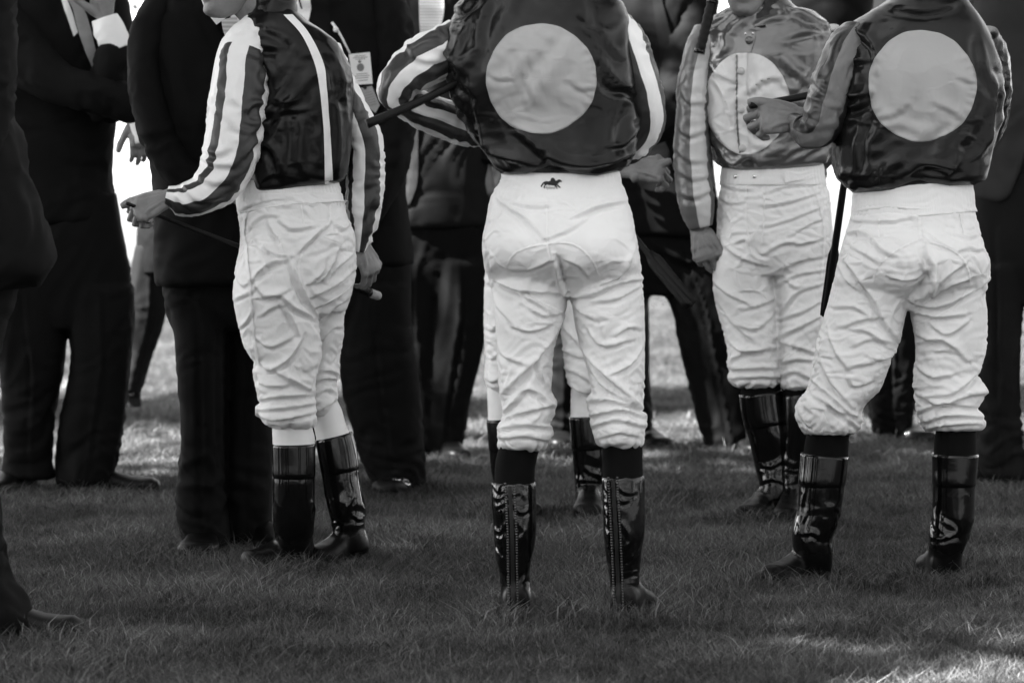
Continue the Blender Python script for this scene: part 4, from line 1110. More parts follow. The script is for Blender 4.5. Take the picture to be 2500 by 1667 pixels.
fb = K(*Z, [(20, 6, [(930, 900), (950, 850), (970, 800)]), (22, 7, [(790, 1040), (830, 1020), (860, 1010)]), (20, 6, [(960, 950), (1010, 990), (1060, 960)]), (22, 7, [(1000, 1100), (1050, 1140), (1100, 1180)])])
P.boot([(816, 1066, 44, .11, .058), (826, 1126, 46, .11, .06), (836, 1190, 45, .11, .06), (846, 1240, 45, .11, .06), (851, 1288, 40, .11, .056), (856, 1320, 44, .11, .055), (858, 1345, 46, .11, .052)], 882, D1 + .14, 228, .195, folds=fb, amp=.0026, seed=7.7,
  band=[[(815, 1064, 46, .11, .060), (823, 1100, 48, .11, .062), (831, 1148, 47.5, .11, .063), (832, 1153, 46, .11, .061)]])
Z = (500, 0, 2.376)
fj = K(*Z, [(50, 8, [(220, 180), (330, 260), (420, 280)]), (45, 8, [(360, 170), (460, 220), (560, 330)]), (50, 10, [(380, 560), (470, 600), (540, 560)]), (44, 10, [(390, 660), (470, 640), (540, 640)]), (50, 10, [(340, 820), (400, 880), (440, 1000)]), (50, 9, [(330, 740), (360, 660), (400, 600)]), (60, 9, [(700, 260), (780, 420), (800, 560)]), (60, 7, [(760, 600), (770, 800), (760, 1000)]), (50, 7, [(520, 650), (540, 800), (530, 950)]), (44, 9, [(300, 300), (380, 420), (400, 520)])])
o, jV, jF = P.jacket([(10, 622, 712, .0, .065), (30, 612, 728, 0, .075), (53, 600, 752, 0, .09), (80, 592, 795, 0, .10), (105, 592, 823, 0, .11), (156, 600, 849, 0, .12), (202, 612, 859, 0, .125), (295, 618, 858, 0, .125), (379, 612, 853, 0, .125), (425, 606, 848, 0, .122), (455, 604, 836, 0, .11), (462, 612, 822, 0, .10)],
   'silk_black', .004, 5.1, [(600, 474), (640, 470), (690, 462), (736, 455), (832, 448)], folds=fj, grow=.075)
v, f = patch_strip([(692, 37), (736, 86), (768, 156), (780, 215), (786, 270), (790, 320), (792, 400), (793, 450)], [(714, 36), (753, 80), (790, 156), (798, 215), (802, 270), (806, 320), (811, 400), (813, 449)], jV, jF, .003, D1); obj('stripe', v, f, 'silk_white', o)
stripes('sleeve_long_stripes', .74, .020, [.075, .21, .31, .37, .55, .67, .80, .90], .16)
Z1 = (0, 0, 2.24)
fs = K(*Z1, [(40, 8, [(1120, 820), (1200, 840), (1260, 800)]), (36, 9, [(1100, 860), (1180, 900), (1280, 900)]), (34, 8, [(1060, 950), (1160, 1000), (1240, 990)]), (30, 7, [(1000, 1010), (1080, 1090), (1200, 1080)]), (30, 6, [(1230, 500), (1290, 560), (1330, 600)]), (30, 6, [(1230, 620), (1280, 700), (1320, 720)]), (34, 7, [(1340, 640), (1370, 580), (1430, 560)]), (30, 7, [(1330, 860), (1380, 800), (1420, 760)]), (26, 6, [(960, 1060), (1000, 1110), (1060, 1140)])])
P.sleeve([(628, 72, 42, .0, .07), (606, 108, 54, -.03, .075), (590, 150, 62, -.06, .08), (584, 215, 68, -.09, .08), (574, 300, 66, -.11, .078), (562, 375, 66, -.12, .078), (540, 432, 60, -.13, .07), (497, 472, 48, -.14, .06), (450, 486, 38, -.14, .05), (408, 478, 24, -.14, .038)], 'sleeve_long_stripes', .0035, 3.3, folds=fs, nr=90, ns=64, grow=.08)
stripes('sleeve_long_stripes_b', .74, .020, [.10, .24, .34, .40, .55, .67, .80, .90], .0)
P.sleeve([(800, 120, 34, .05, .06), (822, 190, 36, .07, .065), (855, 262, 38, .08, .066), (884, 330, 44, .09, .066), (892, 400, 45, .10, .066), (890, 470, 44, .10, .062), (887, 530, 36, .10, .055), (882, 585, 22, .10, .042), (878, 615, 14, .10, .036)], 'sleeve_long_stripes_b', .004, 8.3, nr=70, ns=56, grow=.09, ang=0)
g = P.geo([(-75, 628, 735, .0, .066), (-40, 622, 728, 0, .07), (0, 618, 722, 0, .07), (30, 612, 728, 0, .075), (45, 612, 730, 0, .078)], 'h', 24, 48, 2.1, body=0)
n = normals(g[0], g[1][:-2]); d = wrinkle(g[0], .005, 25, .08, .018, 2.2, .8)
obj('collar', g[0] + n * d[:, None], g[1], 'silk_black', P.root)
P.head_at(585, 34, 300, .0, 0.0, neck=(668, 45, .01), cap='helmet')
P.hand(W(416, 482, D1 - .14), (-1, -.05, -.42), (-.35, -.75, .55), 1, ((50, 88, 55), (54, 88, 55), (58, 88, 55), (62, 88, 55)), 30, 1.0, tdir=(-.9, .05, -.12), voxel=.0026)
P.hand(W(880, 590, D1 + .10), (.35, .1, -.9), (.6, -.6, .2), 1, (35, 45, 30), 10, .9)
P.body()
whip('thin black whip held low across the left jockey, pale at its far end', (308, 496), (928, 724), D1 - .17, D1 + .30, .0045, .008, tip=(.955, 1.0, .0115), handle=(.82, .955, .010))

# ------------------------------------------------------------------ right jockey, seen from behind
D4 = DG(1428)
P = Person('jockey seen from behind at right, pale disc on dark jacket, legs apart', D4, 2190)
Z = (1980, 420, 2.306)
f4 = K(*Z, [(24, 7, [(240, 225), (420, 200), (640, 215)]), (22, 6, [(420, 190), (560, 160), (720, 150)]), (22, 7, [(240, 270), (400, 280), (560, 260)]), (30, 13, [(200, 340), (300, 350), (400, 440), (460, 470)]), (26, 8, [(230, 420), (320, 470), (380, 510)]), (26, 9, [(640, 340), (720, 400), (800, 440)]), (24, 8, [(790, 350), (870, 370), (930, 360)]), (24, 8, [(800, 460), (880, 430), (950, 440)]),
  (30, -16, [(630, 400), (645, 480), (680, 560), (640, 640), (560, 700)]), (28, 14, [(680, 680), (680, 560), (640, 440)]), (50, -16, [(620, 540), (650, 620), (600, 690)]), (26, 10, [(690, 640), (780, 570), (870, 510)]), (26, 11, [(660, 700), (760, 640), (890, 600)]), (28, 12, [(560, 720), (700, 760), (850, 700), (1000, 600)]), (26, 9, [(450, 590), (520, 600), (600, 600)]),
  (32, 14, [(190, 490), (270, 590), (350, 720), (400, 830), (470, 930)]), (26, 9, [(150, 520), (220, 620), (330, 700)]), (24, 9, [(130, 760), (240, 760), (330, 810)]), (26, 11, [(180, 870), (290, 830), (390, 820)]), (24, 10, [(200, 880), (320, 900), (440, 990)]), (24, 9, [(240, 980), (330, 940), (470, 960)]), (26, 10, [(330, 1040), (410, 1050), (480, 1000)]), (26, 9, [(100, 900), (140, 1010), (220, 1120)]), (26, 10, [(230, 1090), (300, 1080), (400, 1060)]), (26, 10, [(210, 1150), (240, 1200), (330, 1180)]), (30, 12, [(60, 1060), (130, 1200), (230, 1320)]),
  (26, 10, [(570, 900), (680, 940), (820, 990)]), (26, 11, [(600, 960), (740, 940), (880, 1060)]), (28, 12, [(570, 780), (700, 810), (870, 800)]), (26, 10, [(680, 860), (770, 910), (880, 840)]), (24, 9, [(700, 1010), (760, 1000), (820, 1020)]), (26, 9, [(600, 1090), (680, 1150), (790, 1140)]), (32, 12, [(650, 1260), (800, 1240), (920, 1130), (980, 960)]), (30, 13, [(590, 1240), (720, 1300), (900, 1250), (990, 1240)]), (28, 13, [(600, 1350), (740, 1300), (920, 1320)]), (26, 12, [(620, 1410), (760, 1370), (960, 1380)]), (22, 8, [(640, 1440), (780, 1420), (960, 1410)]),
  (26, 11, [(0, 1160), (100, 1250), (270, 1400)]), (26, 11, [(20, 1260), (120, 1320), (270, 1440)]), (24, 9, [(110, 1290), (130, 1330), (240, 1370)])])
br, bV, bF, wV, wF = breeches(P,
 [(485, 2084, 2372, 0, .105), (515, 2081, 2378, 0, .112), (563, 2068, 2390, 0, .122), (600, 2056, 2401, -.02, .135), (640, 2047, 2414, -.026, .14), (685, 2037, 2413, -.018, .13), (720, 2028, 2404, .01, .11), (755, 2022, 2404, .03, .085)],
 [[(620, 2054, 2225, 0, .115), (711, 2030, 2222, -.005, .11), (789, 2008, 2205, -.01, .10), (832, 1996, 2195, -.015, .095), (875, 1989, 2176, -.02, .092), (919, 1981, 2160, -.02, .09), (954, 1972, 2144, -.02, .088), (985, 1950, 2112, -.02, .088), (1006, 1946, 2103, -.02, .085), (1030, 1952, 2102, -.02, .085), (1048, 1962, 2094, -.02, .08), (1056, 1968, 2088, -.02, .068)],
  [(620, 2215, 2410, 0, .115), (715, 2219, 2402, 0, .108), (758, 2222, 2407, 0, .10), (832, 2236, 2408, 0, .092), (888, 2236, 2397, 0, .086), (915, 2232, 2388, 0, .084), (936, 2229, 2398, 0, .084), (955, 2233, 2409, 0, .084), (992, 2238, 2389, 0, .08), (1012, 2242, 2398, 0, .08), (1032, 2250, 2405, 0, .078), (1044, 2256, 2402, 0, .07), (1048, 2266, 2396, 0, .06)]],
 f4, 11.4, .0046, fh=.95, band=[(420, 2090, 2366, 0, .10), (450, 2086, 2372, 0, .104), (474, 2084, 2375, 0, .107), (500, 2082, 2378, 0, .11), (528, 2079, 2382, 0, .114)], low=[(1010, 55, .9), (900, 60, .4)], cuts=[(1930, 2120, 1060), (2230, 2420, 1050)], band_hem=[(2080, 534), (2240, 528), (2375, 517)])
seam(br, [(2243, 585), (2200, 605), (2165, 628), (2138, 660), (2131, 690)], bV, bF, D4, 5, bumps=1)
seam(br, [(2256, 588), (2300, 600), (2345, 626), (2364, 660), (2368, 690)], bV, bF, D4, 5, bumps=1)
seam(br, [(2225, 795), (2262, 782), (2300, 765), (2340, 738), (2365, 700)], bV, bF, D4, 4)
seam(br, [(2146, 535), (2146, 560), (2146, 580)], bV, bF, D4, 4); seam(br, [(2344, 520), (2348, 550), (2356, 575)], bV, bF, D4, 4)
seam(br, [(2243, 530), (2246, 560), (2248, 585)], bV, bF, D4, 8)
sock(P, [(1000, 1985, 2085, -.02, .052), (1040, 1976, 2076, -.02, .052), (1080, 1966, 2072, -.02, .053), (1125, 1960, 2069, -.02, .055)], 'sock_black')
sock(P, [(1010, 2288, 2385, 0, .05), (1045, 2286, 2382, 0, .05), (1080, 2281, 2383, 0, .053), (1125, 2280, 2384, 0, .055)], 'sock_black')
Z = (1850, 900, 2.614)
fb = K(*Z, [(18, 6, [(310, 930), (280, 1000), (285, 1100)]), (24, 8, [(300, 1060), (350, 1050), (390, 1080)]), (22, 7, [(220, 1170), (300, 1180), (380, 1240)]), (22, 7, [(260, 1240), (340, 1250), (410, 1245)]), (22, 7, [(300, 1270), (340, 1310), (400, 1320)]), (20, 6, [(310, 1130), (380, 1200), (460, 1180)]), (14, 5, [(300, 780), (280, 900), (270, 1000)])])
P.boot([(2013, 1112, 57, -.02, .064), (2006, 1183, 56, -.02, .064), (1999, 1244, 52, -.02, .062), (1982, 1310, 49, -.02, .058), (1987, 1345, 47, -.02, .055), (1986, 1390, 45, -.01, .052)], 2018, D4 + .04, 221, .205, folds=fb, amp=.003, seed=12.7,
  band=[[(2013, 1110, 58.5, -.02, .0665), (2010, 1145, 58, -.02, .067), (2006, 1180, 57.5, -.02, .067), (2006, 1186, 56, -.02, .065)]])
fb = K(*Z, [(20, 7, [(1180, 960), (1260, 1010), (1260, 1060), (1170, 1090)]), (20, 6, [(1090, 1080), (1160, 1090), (1250, 1070)]), (22, 7, [(1170, 1120), (1200, 1190), (1290, 1200)]), (18, 5, [(1085, 1150), (1120, 1200), (1130, 1280)]), (18, 6, [(1210, 1230), (1260, 1220), (1310, 1250)])])
P.boot([(2332, 1110, 55, 0, .062), (2329, 1183, 52, 0, .062), (2325, 1263, 50, 0, .06), (2315, 1310, 47, 0, .057), (2308, 1345, 42, .005, .054), (2308, 1390, 44, .01, .05)], 2310, D4 - .04, 91, .25, folds=fb, amp=.003, seed=14.1,
  band=[[(2332, 1108, 57, 0, .065), (2331, 1145, 55, 0, .065), (2329, 1180, 53.5, 0, .065), (2329, 1186, 52, 0, .063)]])
Z = (1900, 0, 2.24)
fj = K(*Z, [(44, 10, [(420, 160), (520, 260), (540, 400)]), (40, 10, [(330, 220), (400, 330), (480, 330)]), (44, 14, [(390, 590), (450, 570), (490, 490)]), (40, 11, [(330, 430), (380, 520), (470, 520)]), (40, 11, [(430, 920), (440, 780), (480, 640)]), (44, 12, [(570, 1020), (600, 920), (660, 880)]), (44, 12, [(690, 960), (800, 900), (960, 930)]), (40, 10, [(900, 980), (970, 900), (990, 820)]), (50, 9, [(630, 40), (800, 60), (950, 30)]), (50, 9, [(1100, 250), (1130, 400), (1190, 500)]), (40, 9, [(1170, 420), (1180, 600), (1150, 780)]), (36, 10, [(320, 1000), (370, 950), (420, 960)]), (34, 5, [(560, 640), (640, 620), (720, 560)]), (30, 5, [(980, 420), (1040, 440), (1080, 450)]), (34, 5, [(860, 560), (940, 600), (1010, 650)])])
o, jV, jF = P.jacket([(-40, 2196, 2330, .02, .06), (-15, 2185, 2350, .01, .075), (10, 2160, 2366, 0, .09), (35, 2120, 2385, 0, .10), (67, 2075, 2405, 0, .115), (112, 2055, 2425, 0, .125), (180, 2045, 2441, -.005, .135), (250, 2038, 2447, -.005, .135), (312, 2036, 2440, 0, .135), (379, 2036, 2415, 0, .132), (420, 2044, 2407, 0, .13), (448, 2062, 2396, 0, .122), (462, 2084, 2378, 0, .108)],
   'silk_dark', .0045, 13.1, [(2056, 462), (2083, 472), (2159, 466), (2241, 442), (2315, 453), (2390, 452)], folds=fj, grow=.075)
v, f = patch_disc(2251, 210, 132, 136, jV, jF, .0035, D4); obj('disc', v, f, 'silk_disc', o)
stripes('sleeve_grey_bands', .12, .014, [.16, .30, .40, .52, .64, .76, .88], .0, rough=.34, first_light=False)
P.sleeve([(2085, 85, 40, 0, .07), (2062, 130, 48, -.02, .075), (2040, 190, 52, -.03, .078), (2022, 255, 52, -.03, .075), (2004, 310, 46, -.02, .068), (1972, 322, 34, .01, .055), (1942, 302, 24, .04, .042)], 'sleeve_grey_bands', .004, 4.4, nr=70, ns=56, grow=.09, ang=70)
P.sleeve([(2395, 85, 42, .02, .07), (2415, 150, 45, .04, .07), (2420, 230, 46, .06, .07), (2405, 300, 44, .09, .066), (2375, 350, 40, .14, .058), (2330, 370, 34, .18, .05)], 'silk_dark', .004, 6.4, nr=60, ns=48, grow=.06)
g = P.geo([(-95, 2205, 2322, .02, .062), (-70, 2203, 2325, .02, .066), (-35, 2198, 2330, .02, .066), (-12, 2190, 2340, .02, .07)], 'h', 14, 36, 2.1, body=0); P.add('collar', g, 'silk_dark')
P.head_at(2262, -95, 175, .02, .15, neck=(2262, -5, .02), cap='helmet')
P.hand(W(1962, 290, D4 + .03), (-1, -.05, .02), (-.05, -.85, .5), 1, ((32, 80, 55), (36, 82, 55), (42, 84, 55), (50, 84, 55)), 34, 1.12, tdir=(-.86, -.2, .3), voxel=.0026)
P.hand(W(2310, 372, D4 + .19), (-1, .1, -.1), (0, .3, 1), -1, (45, 50, 30))
P.body()
cu = [(1, 0)]
v, f = loft([(1954, 306, 24, .04, .032), (1945, 303, 24, .04, .032), (1938, 300, 22, .04, .03)], D4, 'p', 8, 24)[:2]; obj('cuff', v, f, 'silk_mid', P.root)
whip('black whip gripped in the right jockey\'s hand before the front-facing disc', (1833, 258), (2075, 208), D4 + .02, D4 + .25, .0085, .010)
whip('dark whip hanging between the front-facing and the right jockey', (2070, 380), (2014, 770), D4 + .25, D4 + .45, .009, .010, flap=(.55, 1.0, .014))

# ------------------------------------------------------------------ jockey facing the camera
D3 = DG(1272)
P = Person('jockey facing the camera, satin jacket with buttons down a pale disc', D3, 1880)
Z = (1580, 0, 2.24)
f3 = K(*Z, [(20, 7, [(410, 1010), (480, 1030), (530, 1040)]), (18, 6, [(640, 1060), (760, 1020), (900, 1010)]), (18, 6, [(400, 1080), (450, 1110), (520, 1110)]), (20, 8, [(640, 1130), (760, 1110), (920, 1060)]), (20, 8, [(650, 1240), (780, 1200), (930, 1140)]), (20, 8, [(780, 1290), (860, 1240), (950, 1200)]), (24, 11, [(640, 1390), (740, 1330), (860, 1330), (960, 1300)]), (22, 9, [(720, 1480), (820, 1430), (970, 1400)]), (24, 12, [(410, 1330), (500, 1400), (640, 1450)]), (20, 8, [(480, 1330), (540, 1310), (560, 1360)]), (22, -9, [(560, 1340), (600, 1390), (655, 1410)])])
f3 += K(1640, 620, 2.305, [(24, 10, [(250, 170), (330, 230), (440, 280)]), (24, 10, [(400, 310), (480, 290), (560, 260)]), (26, 11, [(260, 260), (360, 400), (480, 500)]), (26, 10, [(380, 400), (470, 420), (560, 350)]), (28, 13, [(310, 470), (400, 540), (590, 530)]), (26, 12, [(320, 610), (400, 560), (520, 530)]), (26, 12, [(340, 650), (460, 640), (600, 640)]), (24, 10, [(330, 700), (440, 690), (590, 690)]), (22, 9, [(590, 180), (700, 120), (860, 90)]), (24, 10, [(620, 330), (700, 220), (840, 170)]), (24, 9, [(600, 370), (720, 330), (850, 260)]), (26, 11, [(600, 470), (700, 420), (830, 350)]), (28, 12, [(610, 490), (700, 520), (810, 560)]), (26, 12, [(620, 610), (700, 590), (790, 600)]), (24, 11, [(620, 690), (690, 660), (775, 700)]), (22, 8, [(640, 140), (700, 190), (740, 160)])])
br, bV, bF, wV, wF = breeches(P,
 [(430, 1761, 2012, 0, .10), (460, 1759, 2018, 0, .105), (491, 1755, 2025, 0, .112), (558, 1751, 2032, 0, .12), (600, 1748, 2035, 0, .12), (640, 1744, 2028, 0, .11), (670, 1744, 2022, 0, .09)],
 [[(560, 1754, 1885, 0, .105), (640, 1742, 1884, 0, .10), (689, 1742, 1888, 0, .095), (728, 1745, 1895, 0, .09), (789, 1761, 1900, 0, .085), (837, 1774, 1900, 0, .082), (870, 1780, 1901, 0, .08), (886, 1777, 1904, 0, .08), (905, 1784, 1906, 0, .08), (926, 1780, 1902, 0, .078), (938, 1790, 1896, 0, .07), (944, 1800, 1888, 0, .06)],
  [(560, 1870, 2030, 0, .105), (640, 1880, 2027, 0, .10), (707, 1890, 2018, -.01, .092), (785, 1898, 2008, -.015, .088), (828, 1898, 1997, -.015, .084), (870, 1900, 1990, -.015, .082), (889, 1908, 1992, -.015, .08), (918, 1904, 1994, -.015, .08), (940, 1906, 1988, -.015, .075), (948, 1912, 1982, -.015, .06)]],
 f3, 21.9, .0052, fh=.9, band=[(398, 1766, 2008, 0, .096), (412, 1763, 2011, 0, .10), (430, 1760, 2013, 0, .104), (446, 1758, 2016, 0, .108), (452, 1758, 2017, 0, .108)], low=[(910, 50, .9), (800, 60, .4)], cuts=[(1765, 1902, 944), (1904, 2000, 950)])
for (x, y) in [(1796, 431), (1842, 431)]: button(br, x, y, wV, wF, D3, .0065, 'metal', .6)
v, f = patch_strip([(1912, 418), (1940, 424), (1965, 426)], [(1916, 446), (1940, 442), (1965, 438)], wV, wF, .006, D3, 14, 3); obj('belt_tab', v, f, 'band_white', br)
seam(br, [(1822, 452), (1820, 500), (1822, 550), (1830, 590)], bV, bF, D3, 5); seam(br, [(1866, 455), (1866, 500), (1864, 550), (1858, 600)], bV, bF, D3, 4)
seam(br, [(1985, 455), (2000, 500), (2012, 560), (2010, 620), (2005, 680)], bV, bF, D3, 6, bumps=1)
sock(P, [(900, 1806, 1900, 0, .05), (945, 1807, 1905, 0, .052), (1000, 1815, 1910, 0, .054)], 'sock_black'); sock(P, [(900, 1910, 1985, -.015, .05), (945, 1908, 1982, -.015, .052), (1000, 1912, 1980, -.015, .054)], 'sock_black')
Z = (1640, 620, 2.305)
fb = K(*Z, [(18, 6, [(500, 1190), (560, 1200), (630, 1160)]), (18, 5, [(640, 900), (655, 1020), (660, 1130)]), (20, 7, [(500, 1290), (560, 1270), (640, 1290)]), (20, 6, [(520, 1380), (580, 1360), (650, 1380)])])
P.boot([(1857, 960, 51, 0, .060), (1865, 1020, 51, 0, .062), (1875, 1060, 49, 0, .062), (1884, 1128, 43, 0, .056), (1890, 1180, 36, -.01, .052), (1892, 1225, 38, -.02, .05)], 1893, D3 + .05, 243, .225, folds=fb, amp=.0014, seed=31., voxel=.0055, band=[[(1857, 958, 53, 0, .063), (1862, 1000, 53, 0, .064), (1869, 1035, 52, 0, .065), (1870, 1040, 51, 0, .063)]])
P.boot([(1945, 960, 42, -.015, .060), (1948, 1020, 44, -.015, .062), (1946, 1070, 42, -.015, .06), (1938, 1130, 36, -.015, .054), (1936, 1190, 33, -.02, .05), (1936, 1240, 34, -.03, .05)], 1938, D3 + .02, 262, .27, amp=.0016, seed=33., voxel=.0055)
Z = (1580, 0, 2.24)
fj = K(*Z, [(36, 9, [(770, 210), (840, 180), (910, 180)]), (36, 9, [(740, 320), (780, 380), (870, 460)]), (34, 9, [(720, 440), (800, 500), (880, 380)]), (40, 9, [(800, 60), (900, 110), (1000, 160)]), (34, 8, [(420, 180), (440, 260), (400, 300)]), (30, 8, [(600, 140), (680, 110), (750, 100)]), (30, 9, [(330, 340), (380, 400), (460, 440)]), (34, 9, [(380, 450), (430, 540), (480, 700)]), (34, 10, [(560, 500), (640, 440), (740, 420)]), (34, 12, [(390, 820), (440, 880), (520, 900)]), (30, 11, [(480, 900), (560, 860), (620, 920)]), (30, 11, [(640, 900), (680, 850), (760, 800)]), (30, 10, [(720, 880), (800, 820), (860, 800)]), (34, 8, [(560, 700), (640, 740), (720, 720)]), (30, 7, [(350, 660), (420, 780), (480, 840)]), (30, 8, [(840, 860), (900, 820), (940, 800)])])
o, jV, jF = P.jacket([(0, 1800, 1925, .0, .065), (18, 1785, 1945, 0, .075), (35, 1758, 1985, 0, .085), (63, 1726, 2018, 0, .10), (94, 1712, 2036, 0, .11), (140, 1712, 2042, -.005, .12), (214, 1716, 2040, -.005, .125), (286, 1722, 2034, -.005, .125), (350, 1734, 2026, 0, .122), (385, 1744, 2020, 0, .12), (405, 1755, 2010, 0, .112), (414, 1764, 2004, 0, .10)],
   'silk_mid', .006, 23.1, [(1755, 410), (1812, 416), (1900, 414), (1990, 406)], folds=fj, grow=.085)
v, f = patch_disc(1823, 254, 105, 125, jV, jF, .0035, D3, warp=lambda x, y: (1823 + (x - 1823) * (1.0 - .14 * max(0, (y - 254) / 125)), y)); dk = obj('disc', v, f, 'silk_disc_pale', o)
pl = patch_strip([(1797, 132), (1797, 200), (1797, 270), (1800, 330), (1806, 376)], [(1824, 130), (1823, 200), (1823, 270), (1825, 330), (1829, 378)], jV, jF, .010, D3)
pk = obj('placket', pl[0], pl[1], 'silk_disc_pale', o)
seam(pk, [(1799, 134), (1799, 200), (1799, 270), (1802, 330), (1807, 374)], jV - np.array((0, .009, 0)), jF, D3, 5, bumps=1, matn='silk_mid')
pt = patch_strip([(1815, 62), (1813, 90), (1806, 130)], [(1842, 62), (1844, 90), (1832, 130)], jV, jF, .006, D3); obj('placket', pt[0], pt[1], 'silk_mid', o)
for (x, y, m) in [(1829, 99, 'silk_mid'), (1809, 174, 'button'), (1810, 268, 'button'), (1813, 362, 'button')]: button(o, x, y, jV - np.array((0, .010, 0)), jF, D3, .0115, m, .7)
for (x, y) in [(1820, 83), (1838, 82)]: button(o, x, y, jV - np.array((0, .006, 0)), jF, D3, .004, 'metal', .8)
stripes('sleeve_silver_bands', .52, .10, [.12, .27, .50, .60, .72, .84], .0, rough=.3, first_light=False)
fs = K(*Z, [(28, 8, [(160, 680), (220, 740), (300, 720)]), (26, 7, [(160, 820), (230, 880), (330, 880)]), (26, 7, [(170, 940), (250, 980), (340, 960)]), (26, 8, [(180, 1060), (260, 1080), (340, 1040)]), (24, 6, [(190, 500), (230, 560), (300, 560)])])
P.sleeve([(1728, 78, 36, 0, .065), (1712, 120, 38, -.01, .068), (1698, 180, 38, -.02, .068), (1690, 268, 38, -.03, .066), (1690, 357, 43, -.03, .064), (1694, 440, 44, -.03, .06), (1702, 500, 42, -.03, .055), (1708, 540, 34, -.03, .045), (1712, 556, 28, -.03, .038)], 'sleeve_silver_bands', .003, 25.5, nr=80, ns=56, grow=.06, folds=fs, ang=10)
P.sleeve([(2015, 78, 38, 0, .065), (2032, 130, 40, .02, .068), (2042, 200, 40, .04, .066), (2044, 280, 38, .06, .06), (2030, 350, 34, .09, .055), (2000, 390, 30, .12, .045)], 'silk_mid', .0045, 27.5, nr=50, ns=44, grow=.07)
g = P.geo([(-48, 1806, 1916, .0, .066), (-20, 1800, 1920, 0, .066), (10, 1792, 1926, 0, .07), (40, 1792, 1926, -.005, .078), (72, 1800, 1905, -.015, .085)], 'h', 30, 56, 2.1, body=0)
n = normals(g[0], g[1][:-2]); d = wrinkle(g[0], .007, 30, .07, .018, 4.2, .8)
obj('collar', g[0] + n * d[:, None], g[1], 'silk_dark', P.root)
P.head_at(1822, 30, -8, -.03, .05, neck=(1850, 45, .0), cap='helmet')
P.hand(W(1706, 556, D3 - .03), (.28, -.10, -1), (-.35, -.9, 0), -1, ((22, 28, 18), (30, 30, 20), (36, 34, 22), (44, 40, 26)), 14, 1.02, tdir=(.55, -.35, -.75), voxel=.0026)
P.hand(W(1990, 396, D3 + .13), (-.8, .1, -.5), (.2, .5, .6), -1, (40, 40, 30))
P.body()
whip('black whip handle resting against the front-facing jockey\'s shoulder', (1755, -60), (1708, 126), D3 - .10, D3 - .12, .010, .0125, handle=(.35, 1.0, .0145))

# ------------------------------------------------------------------ jockey hidden behind the centre one
D5 = DG(1262)
P = Person('jockey almost hidden behind the centre one, only white breeches and boots showing', D5, 1320)
br, bV, bF = breeches(P, [(440, 1235, 1500, 0, .10), (520, 1215, 1515, 0, .115), (600, 1196, 1520, 0, .12), (660, 1188, 1510, 0, .11), (700, 1186, 1500, 0, .09)],
 [[(600, 1192, 1340, 0, .10), (700, 1183, 1320, 0, .095), (800, 1182, 1300, 0, .088), (880, 1186, 1290, 0, .082), (915, 1183, 1285, 0, .082), (938, 1188, 1284, 0, .078), (958, 1205, 1270, 0, .05)],
  [(600, 1350, 1515, 0, .10), (700, 1362, 1505, 0, .095), (800, 1370, 1495, 0, .088), (870, 1377, 1490, 0, .082), (915, 1382, 1490, 0, .082), (945, 1394, 1482, 0, .078), (968, 1410, 1468, 0, .05)]],
 K(*Z4, [(24, 10, [(595, 900), (650, 960), (720, 1040)]), (24, 10, [(600, 1030), (660, 1060), (730, 1080)]), (24, 10, [(610, 1130), (680, 1160), (740, 1200)]), (22, 9, [(620, 1200), (680, 1240), (740, 1260)]), (20, 8, [(185, 900), (220, 930), (250, 900)]), (20, 8, [(190, 1060), (220, 1080), (250, 1060)]), (20, 8, [(185, 1180), (220, 1200), (250, 1190)]), (20, 7, [(180, 640), (200, 680), (230, 660)])]), 41.2, .006)
sock(P, [(935, 1192, 1275, 0, .05), (960, 1190, 1274, 0, .05), (1030, 1192, 1272, 0, .052)], 'sock_white'); sock(P, [(935, 1398, 1480, 0, .05), (960, 1394, 1478, 0, .05), (1025, 1393, 1476, 0, .052)], 'sock_white')
P.boot([(1231, 1024, 42, 0, .056), (1235, 1090, 41, 0, .058), (1238, 1144, 39, 0, .055), (1240, 1190, 33, 0, .05), (1240, 1225, 33, -.01, .05)], 1242, D5 + .03, 285, .26, amp=.0014, seed=51., voxel=.006, band=[[(1231, 1022, 43.5, 0, .058), (1234, 1070, 43, 0, .06), (1236, 1098, 42.5, 0, .06), (1236, 1102, 41.5, 0, .058)]])
fb = K(*Z5, [(24, 8, [(800, 470), (850, 510), (920, 540)]), (24, 8, [(750, 550), (800, 560), (900, 560)])])
P.boot([(1434, 1017, 43, 0, .056), (1438, 1085, 42, 0, .058), (1441, 1144, 40, 0, .055), (1440, 1180, 36, 0, .05), (1440, 1222, 36, -.01, .05)], 1440, D5 + .04, 268, .26, amp=.0014, seed=53., voxel=.006, folds=fb, band=[[(1434, 1015, 44.5, 0, .058), (1437, 1065, 44, 0, .06), (1438, 1094, 43.5, 0, .06), (1438, 1098, 42.5, 0, .058)]])
P.jacket([(30, 1290, 1420, 0, .07), (60, 1245, 1470, 0, .09), (110, 1215, 1500, 0, .11), (200, 1215, 1500, 0, .12), (330, 1225, 1495, 0, .12), (430, 1240, 1485, 0, .11), (455, 1250, 1475, 0, .10)], 'silk_dark', .006, 43.)
P.sleeve([(1485, 105, 38, 0, .06), (1500, 180, 40, 0, .06), (1518, 260, 40, -.02, .06), (1530, 330, 36, -.04, .055), (1530, 375, 32, -.06, .048), (1536, 400, 27, -.08, .04)], 'silk_black', .004, 44.)
P.sleeve([(1230, 105, 38, 0, .06), (1215, 200, 40, 0, .06), (1210, 300, 38, -.02, .055), (1230, 380, 32, -.05, .045)], 'silk_black', .004, 45.)
P.head_at(1355, 25, 0, -.02, .0, neck=(1355, 50, 0), cap='helmet')
